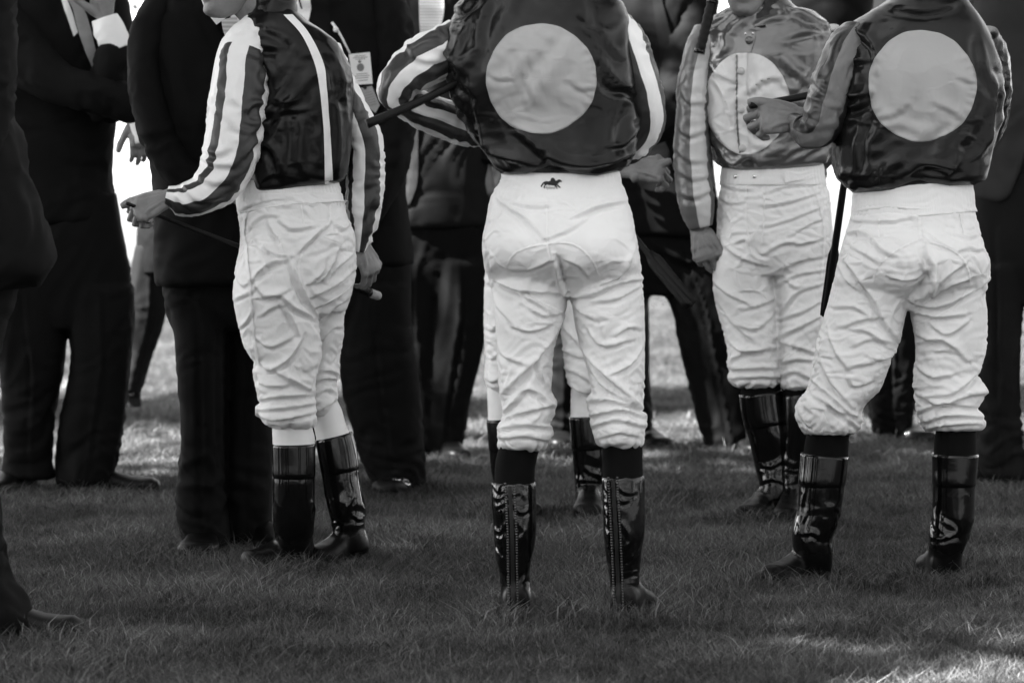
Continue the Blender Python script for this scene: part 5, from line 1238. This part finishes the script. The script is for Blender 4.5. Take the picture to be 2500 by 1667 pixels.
P.hand(W(1530, 412, D5 - .09), (1, -.1, -.02), (-.05, -.8, .55), 1, ((60, 70, 40), (62, 70, 40), (66, 70, 40), (70, 70, 40)), 22, 1.12, tdir=(.85, -.1, .5), voxel=.0026)
P.body()
whip('broad black whip flap slanting down beside the centre jockey\'s hip', (1548, 575), (1688, 746), D5 - .12, D5 - .22, .008, .012, flap=(.25, 1.0, .022))
whip('black whip tucked under the centre jockey\'s striped left arm', (896, 303), (1128, 196), D2 - .12, D2 - .06, .0105, .0085)
# ================================================================== men in suits
def lapel(o, left, right, V, F, D, m='suit_black', off=.008, name='lapel'):
    v, f = patch_strip(left, right, V, F, off, D, 24, 3); return obj(name, v, f, m, o)
def tie_weave():
    m = bpy.data.materials.new('tie_stripe'); m.use_nodes = True; nt = m.node_tree; b = nt.nodes['Principled BSDF']
    tc = nd(nt, 'ShaderNodeTexCoord'); wv = nd(nt, 'ShaderNodeTexWave'); wv.inputs['Scale'].default_value = 30; wv.bands_direction = 'Z'; nt.links.new(tc.outputs['Object'], wv.inputs[0])
    cr = nd(nt, 'ShaderNodeValToRGB'); cr.color_ramp.elements[0].color = (.42,) * 3 + (1,); cr.color_ramp.elements[1].color = (.68,) * 3 + (1,); nt.links.new(wv.outputs[1], cr.inputs[0])
    nt.links.new(cr.outputs[0], b.inputs['Base Color']); b.inputs['Roughness'].default_value = .6; MATS['tie_stripe'] = m
tie_weave()

# near man at the left edge
D = DG(1566)
P = Person('man in black suit cropped by the left edge, nearest the camera', D, -60)
P.trousers([[(560, -320, 40, 0, .14), (660, -320, 40, 0, .13), (760, -320, 30, 0, .10)], [(650, -140, 45, 0, .11), (900, -135, -12, 0, .1), (1100, -128, -16, 0, .09), (1295, -118, -2, 0, .085), (1345, -112, 8, 0, .085), (1425, -112, 26, 0, .085), (1455, -110, 54, 0, .085), (1500, -106, 70, 0, .085), (1540, -100, 70, 0, .08)], [(650, -330, -150, .1, .11), (1000, -350, -220, .15, .09), (1300, -365, -250, .2, .085), (1510, -365, -258, .2, .08)]], 'suit_black', 61.)
o, jV, jF = P.jacket([(-160, -230, -80, 0, .08), (-120, -310, -20, 0, .11), (0, -340, -8, 0, .14), (150, -340, -5, 0, .15), (214, -340, 0, 0, .15), (277, -340, 20, 0, .15), (348, -340, 48, 0, .15), (430, -345, 62, 0, .155), (500, -350, 88, 0, .16), (560, -350, 110, 0, .16), (620, -350, 127, 0, .16), (668, -350, 130, 0, .16), (700, -350, 95, 0, .15)], 'suit_black', .009, 62., [(-350, 700), (-20, 715), (30, 690), (60, 688), (95, 700), (134, 668)], ang=75)
P.sleeve([(-40, -60, 70, -.02, .08), (-30, 100, 66, -.04, .08), (-35, 260, 62, -.06, .075), (-60, 400, 52, -.1, .065), (-90, 470, 42, -.13, .05)], 'suit_black', .010, 63.)
P.shoe(-118, D + .02, -3, .28, .05); P.shoe(-330, D + .25, 8, .28)
P.head_at(-160, -260, 60, 0, 0, neck=(-160, -150, 0), cap='hair'); P.hand(W(-90, 485, D - .14), (0, -.1, -1), (-.4, -.9, 0), 1, (30, 30, 20)); P.body()

# man behind him, tie and raised hand
D = DG(1208)
P = Person('man in black suit at left with grey tie, one hand raised to his face', D, 130)
P.trousers([[(470, -70, 282, 0, .13), (560, -75, 295, 0, .135), (650, -70, 314, 0, .13), (752, -40, 322, 0, .11), (800, -20, 322, 0, .09)], [(700, -60, 166, 0, .12), (810, -35, 160, 0, .11), (900, 0, 152, 0, .1), (1034, 13, 128, 0, .09), (1110, 12, 124, 0, .085), (1165, 4, 130, 0, .08)], [(700, 150, 324, 0, .12), (806, 170, 322, 0, .11), (860, 178, 317, 0, .105), (960, 165, 309, 0, .1), (1034, 150, 299, 0, .095), (1129, 144, 280, 0, .09), (1180, 143, 262, 0, .085)]], 'suit_black', 65.)
o, jV, jF = P.jacket([(-120, 30, 170, 0, .08), (-80, -30, 240, 0, .11), (-20, -75, 290, 0, .13), (60, -85, 302, 0, .145), (200, -85, 292, 0, .15), (350, -85, 274, 0, .145), (430, -88, 268, 0, .145), (500, -90, 276, 0, .148), (535, -90, 270, 0, .148), (545, -85, 250, 0, .14)], 'suit_black', .009, 66., ang=70)
lapel(o, [(140, -30), (160, 30), (180, 90)], [(152, -30), (176, 30), (190, 80)], jV, jF, D, 'shirt_white', .006, 'shirt')
lapel(o, [(152, -30), (176, 20), (192, 80), (210, 130), (230, 178)], [(176, -30), (208, 30), (226, 90), (236, 140), (240, 178)], jV, jF, D, 'tie_grey', .012, 'tie')
P.sleeve([(-20, -10, 75, -.04, .09), (30, 80, 72, -.10, .085), (85, 160, 62, -.16, .08), (150, 205, 50, -.20, .07), (235, 228, 46, -.22, .065), (318, 258, 42, -.22, .055), (345, 270, 38, -.22, .05)], 'suit_black', .010, 67., ang=-15, nr=50, ns=40)
P.sleeve([(265, -5, 45, -.02, .08), (285, 110, 46, -.06, .075), (275, 210, 46, -.12, .07), (258, 255, 44, -.16, .068), (262, 200, 40, -.19, .06), (276, 125, 36, -.21, .05), (276, 108, 32, -.21, .045)], 'suit_black', .008, 68.)
g = P.geo([(288, 122, 34, -.215, .042), (276, 95, 38, -.215, .045), (264, 66, 36, -.215, .043), (256, 44, 30, -.215, .036)], 'p', 24, 40, 2.1, body=0)
n = normals(g[0], g[1][:-2]); obj('shirt_cuff', g[0] + n * wrinkle(g[0], .005, 60, .07, .02, 2., .8)[:, None], g[1], 'shirt_white', P.root)
P.hand(W(258, 48, D - .215), (-.15, -.05, 1), (.45, -.85, 0), -1, ((10, 20, 15), (30, 40, 30), (40, 50, 30), (50, 60, 40)), 10, 1.0, tdir=(-.8, -.2, .5))
g = P.geo([(334, 300, 20, -.22, .034), (342, 350, 16, -.22, .03)], 'p', 8, 20, 2.1, body=0); obj('shirt_cuff', g[0], g[1], 'shirt_white', P.root)
P.hand(W(336, 285, D - .22), (.15, 0, -1), (.4, -.8, 0), 1, (20, 25, 20), size=.95)
P.shoe(158, D + .02, -4, .30, .052); P.shoe(72, D + .06, 245, .28, .055)
P.head_at(140, -160, 20, -.02, 0, neck=(120, -90, 0), cap='hair'); P.body()

# man right behind the left jockey
D = DG(1356)
P = Person('broad man in black suit and tie directly behind the striped-sleeve jockey', D, 520)
P.trousers([[(620, 392, 660, .02, .12), (690, 398, 655, .02, .12), (760, 410, 655, .02, .11), (800, 425, 655, .02, .09)], [(720, 405, 545, 0, .11), (786, 427, 545, 0, .105), (947, 436, 546, 0, .095), (1034, 444, 545, 0, .09), (1164, 440, 544, 0, .088), (1227, 441, 546, 0, .09), (1290, 449, 556, 0, .088), (1330, 458, 566, 0, .08)], [(720, 530, 665, .08, .11), (800, 548, 665, .1, .1), (1000, 552, 664, .1, .09), (1200, 552, 662, .1, .088), (1320, 552, 662, .1, .085)]], 'suit_black', 71., folds=[(10, 8, [(535, 760), (538, 1000), (540, 1240)]), (10, -6, [(480, 760), (484, 1000), (488, 1250)])])
o, jV, jF = P.jacket([(-75, 460, 580, 0, .08), (-40, 420, 620, 0, .11), (0, 392, 652, 0, .125), (60, 360, 668, 0, .14), (140, 345, 670, 0, .145), (280, 352, 664, 0, .145), (400, 372, 655, 0, .145), (536, 382, 660, 0, .15), (640, 385, 662, 0, .152), (688, 387, 660, 0, .15), (693, 392, 652, 0, .14)], 'suit_black', .010, 72., ang=80)
lapel(o, [(484, -20), (505, 30), (529, 62)], [(500, -25), (540, 10), (562, 38)], jV, jF, D, 'shirt_white', .010, 'shirt_collar')
lapel(o, [(560, 38), (574, 60), (570, 90)], [(598, 36), (596, 64), (580, 96)], jV, jF, D, 'shirt_white', .006, 'shirt')
lapel(o, [(541, 50), (545, 75), (555, 104)], [(578, 42), (580, 75), (567, 108)], jV, jF, D, 'tie_stripe', .014, 'tie')
lapel(o, [(470, -10), (490, 60), (530, 140), (560, 220)], [(486, -10), (528, 66), (556, 110), (566, 215)], jV, jF, D, 'suit_black', .009)
P.sleeve([(395, 25, 48, -.02, .085), (368, 85, 48, -.05, .085), (360, 160, 45, -.07, .08), (364, 230, 44, -.09, .078), (378, 300, 44, -.11, .075), (400, 360, 42, -.13, .07), (432, 410, 40, -.15, .062), (480, 440, 36, -.16, .055), (530, 455, 32, -.16, .048)], 'suit_black', .008, 73., folds=[(14, 8, [(350, 330), (400, 320), (440, 300)]), (12, 7, [(370, 370), (420, 350), (460, 330)])], nr=50, ns=40)
P.sleeve([(640, 30, 46, 0, .08), (655, 150, 45, .02, .08), (655, 280, 42, .03, .075), (645, 400, 38, 0, .06), (640, 470, 32, -.02, .05)], 'suit_black', .008, 74.)
P.shoe(505, D + .06, 268, .27, .055); P.shoe(600, D + .14, 300, .27, .052)
P.head_at(540, -70, 35, -.02, 0, neck=(520, -20, 0), cap='hair'); P.hand(W(535, 458, D - .16), (1, 0, -.1), (0, -.3, 1), 1, (40, 40, 30)); P.hand(W(640, 480, D - .02), (0, 0, -1), (.5, -.8, 0), 1, (25, 30, 20)); P.body()

# man with the badge
D = DG(1204)
P = Person('man in black suit with entry badge, right behind the striped-back jockey', D, 880)
P.trousers([[(560, 715, 1000, 0, .13), (650, 712, 1004, 0, .13), (740, 715, 1004, 0, .11), (790, 720, 1004, 0, .09)], [(700, 815, 1004, 0, .12), (800, 828, 1004, 0, .11), (960, 838, 1026, 0, .1), (1047, 862, 1030, 0, .095), (1107, 880, 1030, 0, .09), (1151, 898, 1034, 0, .088), (1180, 915, 1036, 0, .08)], [(700, 712, 840, .08, .11), (900, 675, 790, .1, .1), (1100, 668, 768, .1, .09), (1185, 668, 764, .1, .085)]], 'suit_black', 75.)
o, jV, jF = P.jacket([(-95, 760, 870, 0, .08), (-60, 715, 910, 0, .11), (-10, 688, 940, 0, .13), (60, 680, 962, 0, .145), (143, 680, 978, 0, .15), (300, 684, 980, 0, .15), (450, 690, 985, 0, .15), (560, 700, 1000, 0, .152), (640, 705, 1004, 0, .15), (648, 712, 995, 0, .14)], 'suit_black', .009, 76., ang=75)
lapel(o, [(712, -20), (712, 10), (722, 30), (745, 52)], [(762, -20), (762, 10), (758, 30), (754, 52)], jV, jF, D, 'shirt_white', .006, 'shirt')
lapel(o, [(708, -10), (716, 12), (738, 30)], [(726, -12), (730, 4), (750, 22)], jV, jF, D, 'shirt_white', .016, 'shirt_collar')
lapel(o, [(728, -20), (730, 0), (736, 24)], [(734, -20), (735, 0), (740, 24)], jV, jF, D, 'suit_black', .018, 'tie')
lapel(o, [(756, -20), (760, 30), (756, 60), (740, 120)], [(800, -20), (806, 40), (800, 110), (752, 170)], jV, jF, D, 'suit_black', .010)
P.sleeve([(940, 5, 50, -.03, .085), (955, 90, 52, -.05, .085), (965, 190, 50, -.07, .08), (965, 300, 48, -.08, .075), (950, 400, 44, -.12, .068), (920, 480, 40, -.16, .06), (895, 530, 36, -.18, .05)], 'suit_black', .010, 77., nr=50, ns=40, folds=[(14, 9, [(920, 330), (960, 350), (1000, 320)]), (14, 8, [(910, 390), (950, 400), (985, 380)])])
P.sleeve([(705, 10, 46, 0, .08), (692, 140, 45, 0, .08), (690, 280, 42, 0, .07), (700, 400, 36, -.05, .055)], 'suit_black', .008, 78.)
P.shoe(1010, D + .10, 252, .29, .056, buckle=[(963, 1186, .016), (1005, 1180, .016)]); P.shoe(715, D + .16, 262, .27, .05)
b = P.shoe(1030, D + .16, 275, .20, .045, buckle=[(1013, 1186, .018)]) if False else None
P.head_at(790, -140, -10, -.02, 0, neck=(790, -60, 0), cap='hair'); P.hand(W(888, 545, D - .18), (-.2, 0, -1), (.5, -.8, 0), 1, (30, 35, 25)); P.hand(W(702, 410, D - .05), (0, 0, -1), (-.5, -.8, 0), -1, (30, 35, 25)); P.skin = 'skin_dim'; P.body()
# entry badge hanging on his jacket, with a second tag below it
c = W(880, 168, D - .20); bd = empty('entry_badge', c); tag(bd, 'white printed entry badge with a pointed second tag hanging on a dark jacket', 'badge')
def quad(name, pts, dep, matn, parent, th=.0015):
    a = np.array([W(x, y, dep) for x, y in pts]); n = len(a)
    V = np.concatenate([a, a + np.array((0, th, 0))]); F = [tuple(range(n)), tuple(range(n, 2 * n))[::-1]] + [(i, (i + 1) % n, n + (i + 1) % n, n + i) for i in range(n)]
    return obj(name, V, F, matn, parent, smooth=False)
dB = D - .20
cd = quad('card', [(851, 133), (903, 128), (910, 205), (864, 208)], dB, 'card', bd)
for k, (y, x0, x1) in enumerate([(137, 866, 893), (141, 862, 897), (145, 868, 892), (181, 870, 897), (186, 866, 902), (191, 868, 900), (197, 874, 898)]):
    quad('print_line', [(x0, y), (x1, y - 2), (x1, y - .4), (x0, y + 1.6)], dB - .001, 'print', cd, .0004)
quad('print_seal', [(880 + 9 * math.cos(t), 165 + 10 * math.sin(t)) for t in np.linspace(0, 6.283, 18, endpoint=False)], dB - .001, 'print', cd, .0004)
quad('print_seal', [(878 + 4 * math.cos(t), 151 + 3.5 * math.sin(t)) for t in np.linspace(0, 6.283, 12, endpoint=False)], dB - .001, 'print', cd, .0004)
t2 = quad('pointed_tag', [(879, 215), (908, 210), (927, 257), (917, 276), (896, 262)], dB + .004, 'tie_grey', bd)
for k in range(6):
    y = 228 + k * 6; quad('print_line', [(889 + k * 2.2, y), (907 + k * 2.6, y - 5), (907.5 + k * 2.6, y - 3.8), (889.5 + k * 2.2, y + 1.3)], dB + .003, 'print', t2, .0004)
v, f = tube3([W(811, 57, dB + .03), W(822, 70, dB + .01), W(836, 95, dB), W(854, 131, dB)], [.005, .004, .0035, .003], 8); obj('cord', v, f, 'card', bd)
v, f = ball(W(820, 73, dB), .009, 6); obj('toggle', v, f, 'card', bd)
v, f = ball(W(891, 214, dB + .002), .006, 6); obj('clip', v, f, 'zip', bd)

# man with the striped pale tie
D = DG(1124)
P = Person('man in charcoal suit with bright striped tie beside the centre jockey\'s elbow', D, 1070)
P.trousers([[(480, 940, 1195, 0, .13), (560, 938, 1196, 0, .13), (660, 945, 1192, 0, .11), (720, 950, 1190, 0, .09)], [(640, 945, 1080, 0, .11), (800, 950, 1072, 0, .1), (1000, 980, 1082, 0, .09), (1105, 995, 1090, 0, .085)], [(640, 1050, 1192, 0, .12), (750, 1055, 1188, 0, .11), (839, 1040, 1180, 0, .1), (977, 1030, 1147, 0, .095), (1060, 1025, 1133, 0, .09), (1108, 1028, 1126, 0, .085)]], 'suit_black', 79., .004)
o, jV, jF = P.jacket([(-70, 1010, 1120, 0, .08), (-40, 970, 1160, 0, .11), (10, 950, 1185, 0, .13), (100, 945, 1194, 0, .14), (250, 948, 1192, 0, .145), (400, 945, 1192, 0, .145), (500, 940, 1194, 0, .148), (545, 940, 1196, 0, .148), (555, 948, 1186, 0, .14)], 'suit_charcoal', .008, 80., ang=75)
lapel(o, [(1022, -30), (1024, 40), (1026, 100)], [(1086, -30), (1082, 40), (1066, 105)], jV, jF, D, 'tie_stripe', .010, 'tie')
lapel(o, [(1000, -30), (1005, 60), (1020, 150), (1016, 220)], [(1022, -30), (1026, 60), (1036, 130), (1030, 210)], jV, jF, D, 'suit_grey', .008)
lapel(o, [(1000, 300), (1000, 380), (990, 450), (972, 498)], [(1021, 300), (1021, 380), (1018, 450), (1000, 500)], jV, jF, D, 'suit_grey', .008, 'front_edge')
P.sleeve([(965, 15, 40, -.02, .075), (950, 120, 42, -.04, .075), (945, 240, 40, -.05, .07), (955, 350, 36, -.08, .06), (970, 440, 30, -.1, .05)], 'suit_charcoal', .006, 81.)
P.sleeve([(1175, 15, 40, 0, .075), (1190, 140, 42, 0, .075), (1195, 280, 38, -.02, .065), (1185, 400, 32, -.05, .05)], 'suit_charcoal', .006, 82.)
P.shoe(1050, D + .08, 250, .28, .05, buckle=[(1045, 1085, .018)]); P.shoe(1080, D + .05, 285, .28, .05)
P.head_at(1065, -110, 10, -.02, 0, neck=(1062, -40, 0), cap='hair'); P.hand(W(972, 452, D - .1), (.1, 0, -1), (-.5, -.8, 0), -1, (30, 35, 25)); P.hand(W(1184, 412, D - .05), (0, 0, -1), (.5, -.8, 0), 1, (30, 35, 25)); P.skin = 'skin_dim'; P.body()

# man behind the hidden jockey
D = DG(1096)
P = Person('man in black suit mostly hidden, dark legs between the centre jockey\'s boots', D, 1460)
P.trousers([[(470, 1230, 1575, 0, .15), (600, 1300, 1575, 0, .12), (680, 1330, 1570, 0, .09)], [(600, 1325, 1450, 0, .11), (800, 1330, 1430, 0, .095), (1000, 1330, 1416, 0, .085), (1085, 1332, 1412, 0, .08)], [(600, 1460, 1575, 0, .11), (800, 1490, 1582, 0, .095), (1000, 1510, 1588, 0, .085), (1085, 1518, 1590, 0, .08)]], 'suit_black', 85.)
P.jacket([(-50, 1340, 1460, 0, .08), (-10, 1270, 1520, 0, .11), (50, 1215, 1565, 0, .14), (250, 1200, 1570, 0, .16), (420, 1200, 1570, 0, .165), (540, 1215, 1575, 0, .16), (550, 1235, 1565, 0, .14)], 'suit_black', .008, 86.)
P.sleeve([(1240, 60, 40, 0, .07), (1225, 200, 40, 0, .07), (1225, 330, 36, 0, .06), (1245, 460, 30, -.03, .045)], 'suit_black', .008, 87.); P.sleeve([(1555, 60, 40, 0, .07), (1568, 200, 40, 0, .07), (1568, 330, 36, 0, .06), (1555, 460, 30, -.03, .045)], 'suit_black', .008, 88.)
P.shoe(1372, D + .06, 268, .28, .05); P.shoe(1556, D + .06, 290, .28, .052)
P.head_at(1400, -110, 0, -.02, 0, neck=(1400, -30, 0), cap='hair'); P.hand(W(1245, 470, D - .03), (0, 0, -1), (-.5, -.8, 0), -1, (30, 35, 25)); P.hand(W(1555, 470, D - .03), (0, 0, -1), (.5, -.8, 0), 1, (30, 35, 25)); P.body()

# man between centre and front-facing jockeys
D = DG(1112)
P = Person('man in dark suit between the centre and front-facing jockeys, one leg slanting out', D, 1690)
P.trousers([[(480, 1490, 1752, 0, .13), (560, 1490, 1760, 0, .13), (640, 1495, 1775, 0, .12), (720, 1500, 1790, 0, .09)], [(560, 1555, 1755, 0, .12), (655, 1588, 1775, 0, .115), (747, 1637, 1795, 0, .105), (850, 1662, 1808, 0, .1), (989, 1697, 1830, 0, .095), (1060, 1716, 1838, 0, .09), (1104, 1732, 1838, 0, .085)], [(600, 1480, 1610, .05, .11), (800, 1478, 1570, .08, .095), (1000, 1482, 1560, .1, .085), (1095, 1484, 1558, .1, .08)]], 'suit_black', 89., .004, folds=[(16, 10, [(1600, 600), (1680, 640), (1740, 620)]), (16, 9, [(1640, 700), (1700, 760), (1760, 900)])])
o, jV, jF = P.jacket([(-75, 1560, 1660, 0, .08), (-40, 1510, 1705, 0, .11), (10, 1485, 1730, 0, .13), (100, 1478, 1742, 0, .14), (280, 1480, 1740, 0, .145), (420, 1480, 1742, 0, .145), (520, 1482, 1752, 0, .148), (566, 1486, 1756, 0, .148), (574, 1495, 1745, 0, .14)], 'suit_black', .009, 90., ang=70)
lapel(o, [(1590, -30), (1600, 60), (1610, 140), (1600, 240)], [(1608, -30), (1630, 60), (1640, 110), (1610, 235)], jV, jF, D, 'suit_charcoal', .009)
P.sleeve([(1715, 0, 42, -.02, .08), (1690, 70, 46, -.08, .08), (1660, 160, 44, -.14, .075), (1640, 240, 42, -.18, .07), (1610, 300, 40, -.22, .06), (1560, 330, 34, -.24, .05)], 'suit_black', .010, 91., nr=50, ns=40, folds=[(14, 9, [(1610, 150), (1660, 170), (1700, 140)]), (14, 8, [(1600, 210), (1650, 230), (1690, 200)])])
P.sleeve([(1500, 10, 42, 0, .08), (1490, 140, 42, 0, .075), (1490, 280, 38, 0, .065), (1500, 400, 32, -.05, .05)], 'suit_black', .010, 92.)
P.shoe(1785, D + .08, 290, .28, .052); P.shoe(1522, D + .16, 270, .28, .05)
P.head_at(1600, -125, -10, -.02, 0, neck=(1602, -45, 0), cap='hair'); P.hand(W(1548, 335, D - .24), (-1, 0, -.1), (0, -.5, .8), -1, (40, 40, 30)); P.hand(W(1502, 412, D - .05), (0, 0, -1), (-.5, -.8, 0), -1, (30, 35, 25)); P.body()

# man behind the front-facing jockey
D = DG(1118)
P = Person('man in black suit hidden behind the front-facing jockey', D, 1930)
P.trousers([[(460, 1820, 2005, 0, .12), (560, 1820, 2005, 0, .12), (660, 1825, 2000, 0, .09)], [(600, 1822, 1915, 0, .1), (850, 1826, 1905, 0, .09), (1100, 1830, 1905, 0, .08)], [(600, 1912, 2004, 0, .1), (850, 1935, 2010, 0, .09), (1100, 1962, 2036, 0, .08)]], 'suit_black', 93.)
P.jacket([(-110, 1920, 2030, 0, .08), (-70, 1860, 2090, 0, .11), (-20, 1825, 2125, 0, .13), (60, 1820, 2120, 0, .14), (200, 1822, 2070, 0, .14), (330, 1822, 2025, 0, .14), (440, 1818, 2008, 0, .14), (480, 1825, 2000, 0, .13)], 'suit_black', .009, 94.)
P.sleeve([(1845, 20, 40, 0, .075), (1830, 140, 40, 0, .07), (1830, 280, 36, -.03, .06), (1850, 400, 30, -.08, .045)], 'suit_black', .010, 95.)
P.sleeve([(2055, 10, 42, 0, .08), (2075, 90, 42, 0, .075), (2080, 190, 38, -.04, .065), (2050, 290, 32, -.1, .05)], 'suit_black', .010, 96.)
P.shoe(1868, D + .06, 270, .27, .05); P.shoe(2000, D + .06, 270, .27, .05)
P.head_at(1960, -130, 0, -.02, 0, neck=(1960, -45, 0), cap='hair'); P.hand(W(1852, 410, D - .08), (0, 0, -1), (-.5, -.8, 0), -1, (30, 35, 25)); P.hand(W(2044, 298, D - .1), (-.8, 0, -.4), (.3, -.8, .3), -1, (30, 35, 25)); P.body()

# man seen between the right jockey's legs
D = DG(1082)
P = Person('man in black trousers and buckled shoes seen between the right jockey\'s legs', D, 2240)
P.trousers([[(450, 2100, 2370, 0, .13), (560, 2100, 2370, 0, .13), (680, 2105, 2370, 0, .1)], [(600, 2105, 2245, 0, .11), (780, 2112, 2240, 0, .1), (900, 2118, 2236, 0, .09), (1000, 2130, 2226, 0, .085), (1052, 2136, 2222, 0, .08)], [(600, 2250, 2368, 0, .11), (850, 2290, 2375, 0, .09), (1050, 2300, 2375, 0, .08)]], 'suit_black', 97.)
P.jacket([(-45, 2190, 2290, 0, .08), (-10, 2135, 2340, 0, .11), (50, 2105, 2365, 0, .13), (250, 2100, 2370, 0, .14), (420, 2100, 2370, 0, .14), (530, 2098, 2372, 0, .145), (540, 2108, 2362, 0, .13)], 'suit_black', .008, 98.)
P.sleeve([(2120, 40, 38, 0, .07), (2108, 180, 38, 0, .07), (2112, 320, 34, 0, .06), (2120, 440, 28, -.03, .045)], 'suit_black', .008, 99.); P.sleeve([(2350, 40, 38, 0, .07), (2365, 180, 38, 0, .07), (2362, 320, 34, 0, .06), (2355, 440, 28, -.03, .045)], 'suit_black', .008, 100.)
P.shoe(2180, D + .10, 292, .29, .055, buckle=[(2184, 1052, .014), (2205, 1055, .012)]); P.shoe(2338, D + .08, 270, .27, .05)
P.head_at(2240, -105, 0, -.02, 0, neck=(2240, -25, 0), cap='hair'); P.hand(W(2120, 450, D - .03), (0, 0, -1), (-.5, -.8, 0), -1, (30, 35, 25)); P.hand(W(2355, 450, D - .03), (0, 0, -1), (.5, -.8, 0), 1, (30, 35, 25)); P.body()

# man in grey at the right edge
D = DG(1200)
P = Person('man in lighter grey suit with rounded jacket front at the right edge', D, 2480)
P.trousers([[(420, 2372, 2660, 0, .13), (520, 2372, 2664, 0, .13), (640, 2372, 2664, 0, .12), (740, 2375, 2660, 0, .09)], [(650, 2372, 2500, 0, .12), (800, 2380, 2488, 0, .11), (960, 2386, 2484, 0, .1), (1110, 2392, 2492, 0, .092), (1165, 2398, 2500, 0, .088)], [(650, 2520, 2664, .05, .12), (900, 2540, 2650, .06, .1), (1170, 2545, 2650, .06, .09)]], 'suit_charcoal', 101., folds=[(12, 8, [(2440, 560), (2444, 760), (2450, 1000)])])
o, jV, jF = P.jacket([(-150, 2470, 2600, 0, .08), (-110, 2410, 2660, 0, .11), (-40, 2382, 2700, 0, .135), (60, 2372, 2712, 0, .15), (200, 2368, 2716, 0, .155), (340, 2366, 2716, 0, .155), (430, 2366, 2716, 0, .158), (480, 2368, 2714, 0, .158), (492, 2376, 2700, 0, .15)], 'suit_grey', .008, 102., [(2366, 484), (2400, 490), (2436, 494), (2455, 486), (2470, 470), (2488, 420), (2502, 375), (2560, 420), (2700, 490)], ang=80, nr=110)
P.sleeve([(2660, -40, 50, -.02, .085), (2690, 80, 50, -.04, .085), (2700, 220, 48, -.06, .08), (2690, 350, 42, -.1, .065), (2670, 430, 36, -.12, .05)], 'suit_grey', .006, 103.)
P.sleeve([(2410, -40, 46, .04, .08), (2392, 100, 44, .06, .08), (2400, 250, 40, .06, .07), (2420, 380, 34, .04, .055)], 'suit_grey', .006, 104.)
P.shoe(2478, D + .10, 215, .27, .055); P.shoe(2600, D + .2, 250, .28, .052)
P.head_at(2530, -200, -20, -.02, 0, neck=(2532, -120, 0), cap='hair'); P.hand(W(2668, 445, D - .12), (-.3, 0, -1), (.4, -.8, 0), 1, (30, 35, 25)); P.hand(W(2422, 392, D + .04), (.1, 0, -1), (-.5, -.8, 0), -1, (30, 35, 25)); P.body()

# far man walking away at the left
D = 13.2
P = Person('distant man walking away between the two suited men at left, back foot lifted', D, 400)
P.trousers([[(520, 345, 505, 0, .12), (600, 342, 505, 0, .12), (680, 342, 505, 0, .1)], [(600, 334, 424, 0, .11), (665, 322, 412, 0, .105), (743, 320, 407, .0, .1), (800, 318, 394, .02, .095), (856, 308, 371, .0, .085), (920, 296, 352, -.03, .078), (955, 292, 340, -.05, .07)], [(600, 420, 505, .1, .1), (850, 445, 525, .14, .09), (1050, 450, 525, .2, .08)]], 'suit_charcoal', 105.)
P.jacket([(110, 390, 470, 0, .08), (140, 360, 500, 0, .1), (200, 388, 515, 0, .12), (330, 392, 505, 0, .125), (440, 392, 506, 0, .13), (500, 374, 507, 0, .13), (536, 341, 508, 0, .135), (630, 336, 508, 0, .138), (666, 338, 505, 0, .13)], 'suit_black', .006, 106.)
P.sleeve([(412, 180, 28, 0, .06), (420, 300, 28, 0, .06), (425, 400, 26, 0, .05), (420, 480, 22, 0, .045)], 'suit_black', .005, 107.); P.sleeve([(500, 185, 28, 0, .06), (512, 280, 26, .02, .06), (510, 370, 24, .02, .05), (500, 440, 20, 0, .04)], 'suit_black', .005, 108.)
P.shoe(322, D - .06, 100, .24, .045, z0=.165); P.shoe(488, D + .22, 95, .27, .05)
P.head_at(432, 70, 180, 0, 0, neck=(432, 130, 0), cap='hair'); P.hand(W(420, 490, D), (0, 0, -1), (-.5, .8, 0), 1, (30, 35, 25), size=.9); P.hand(W(500, 450, D), (0, 0, -1), (.5, .8, 0), -1, (30, 35, 25), size=.9); P.body()
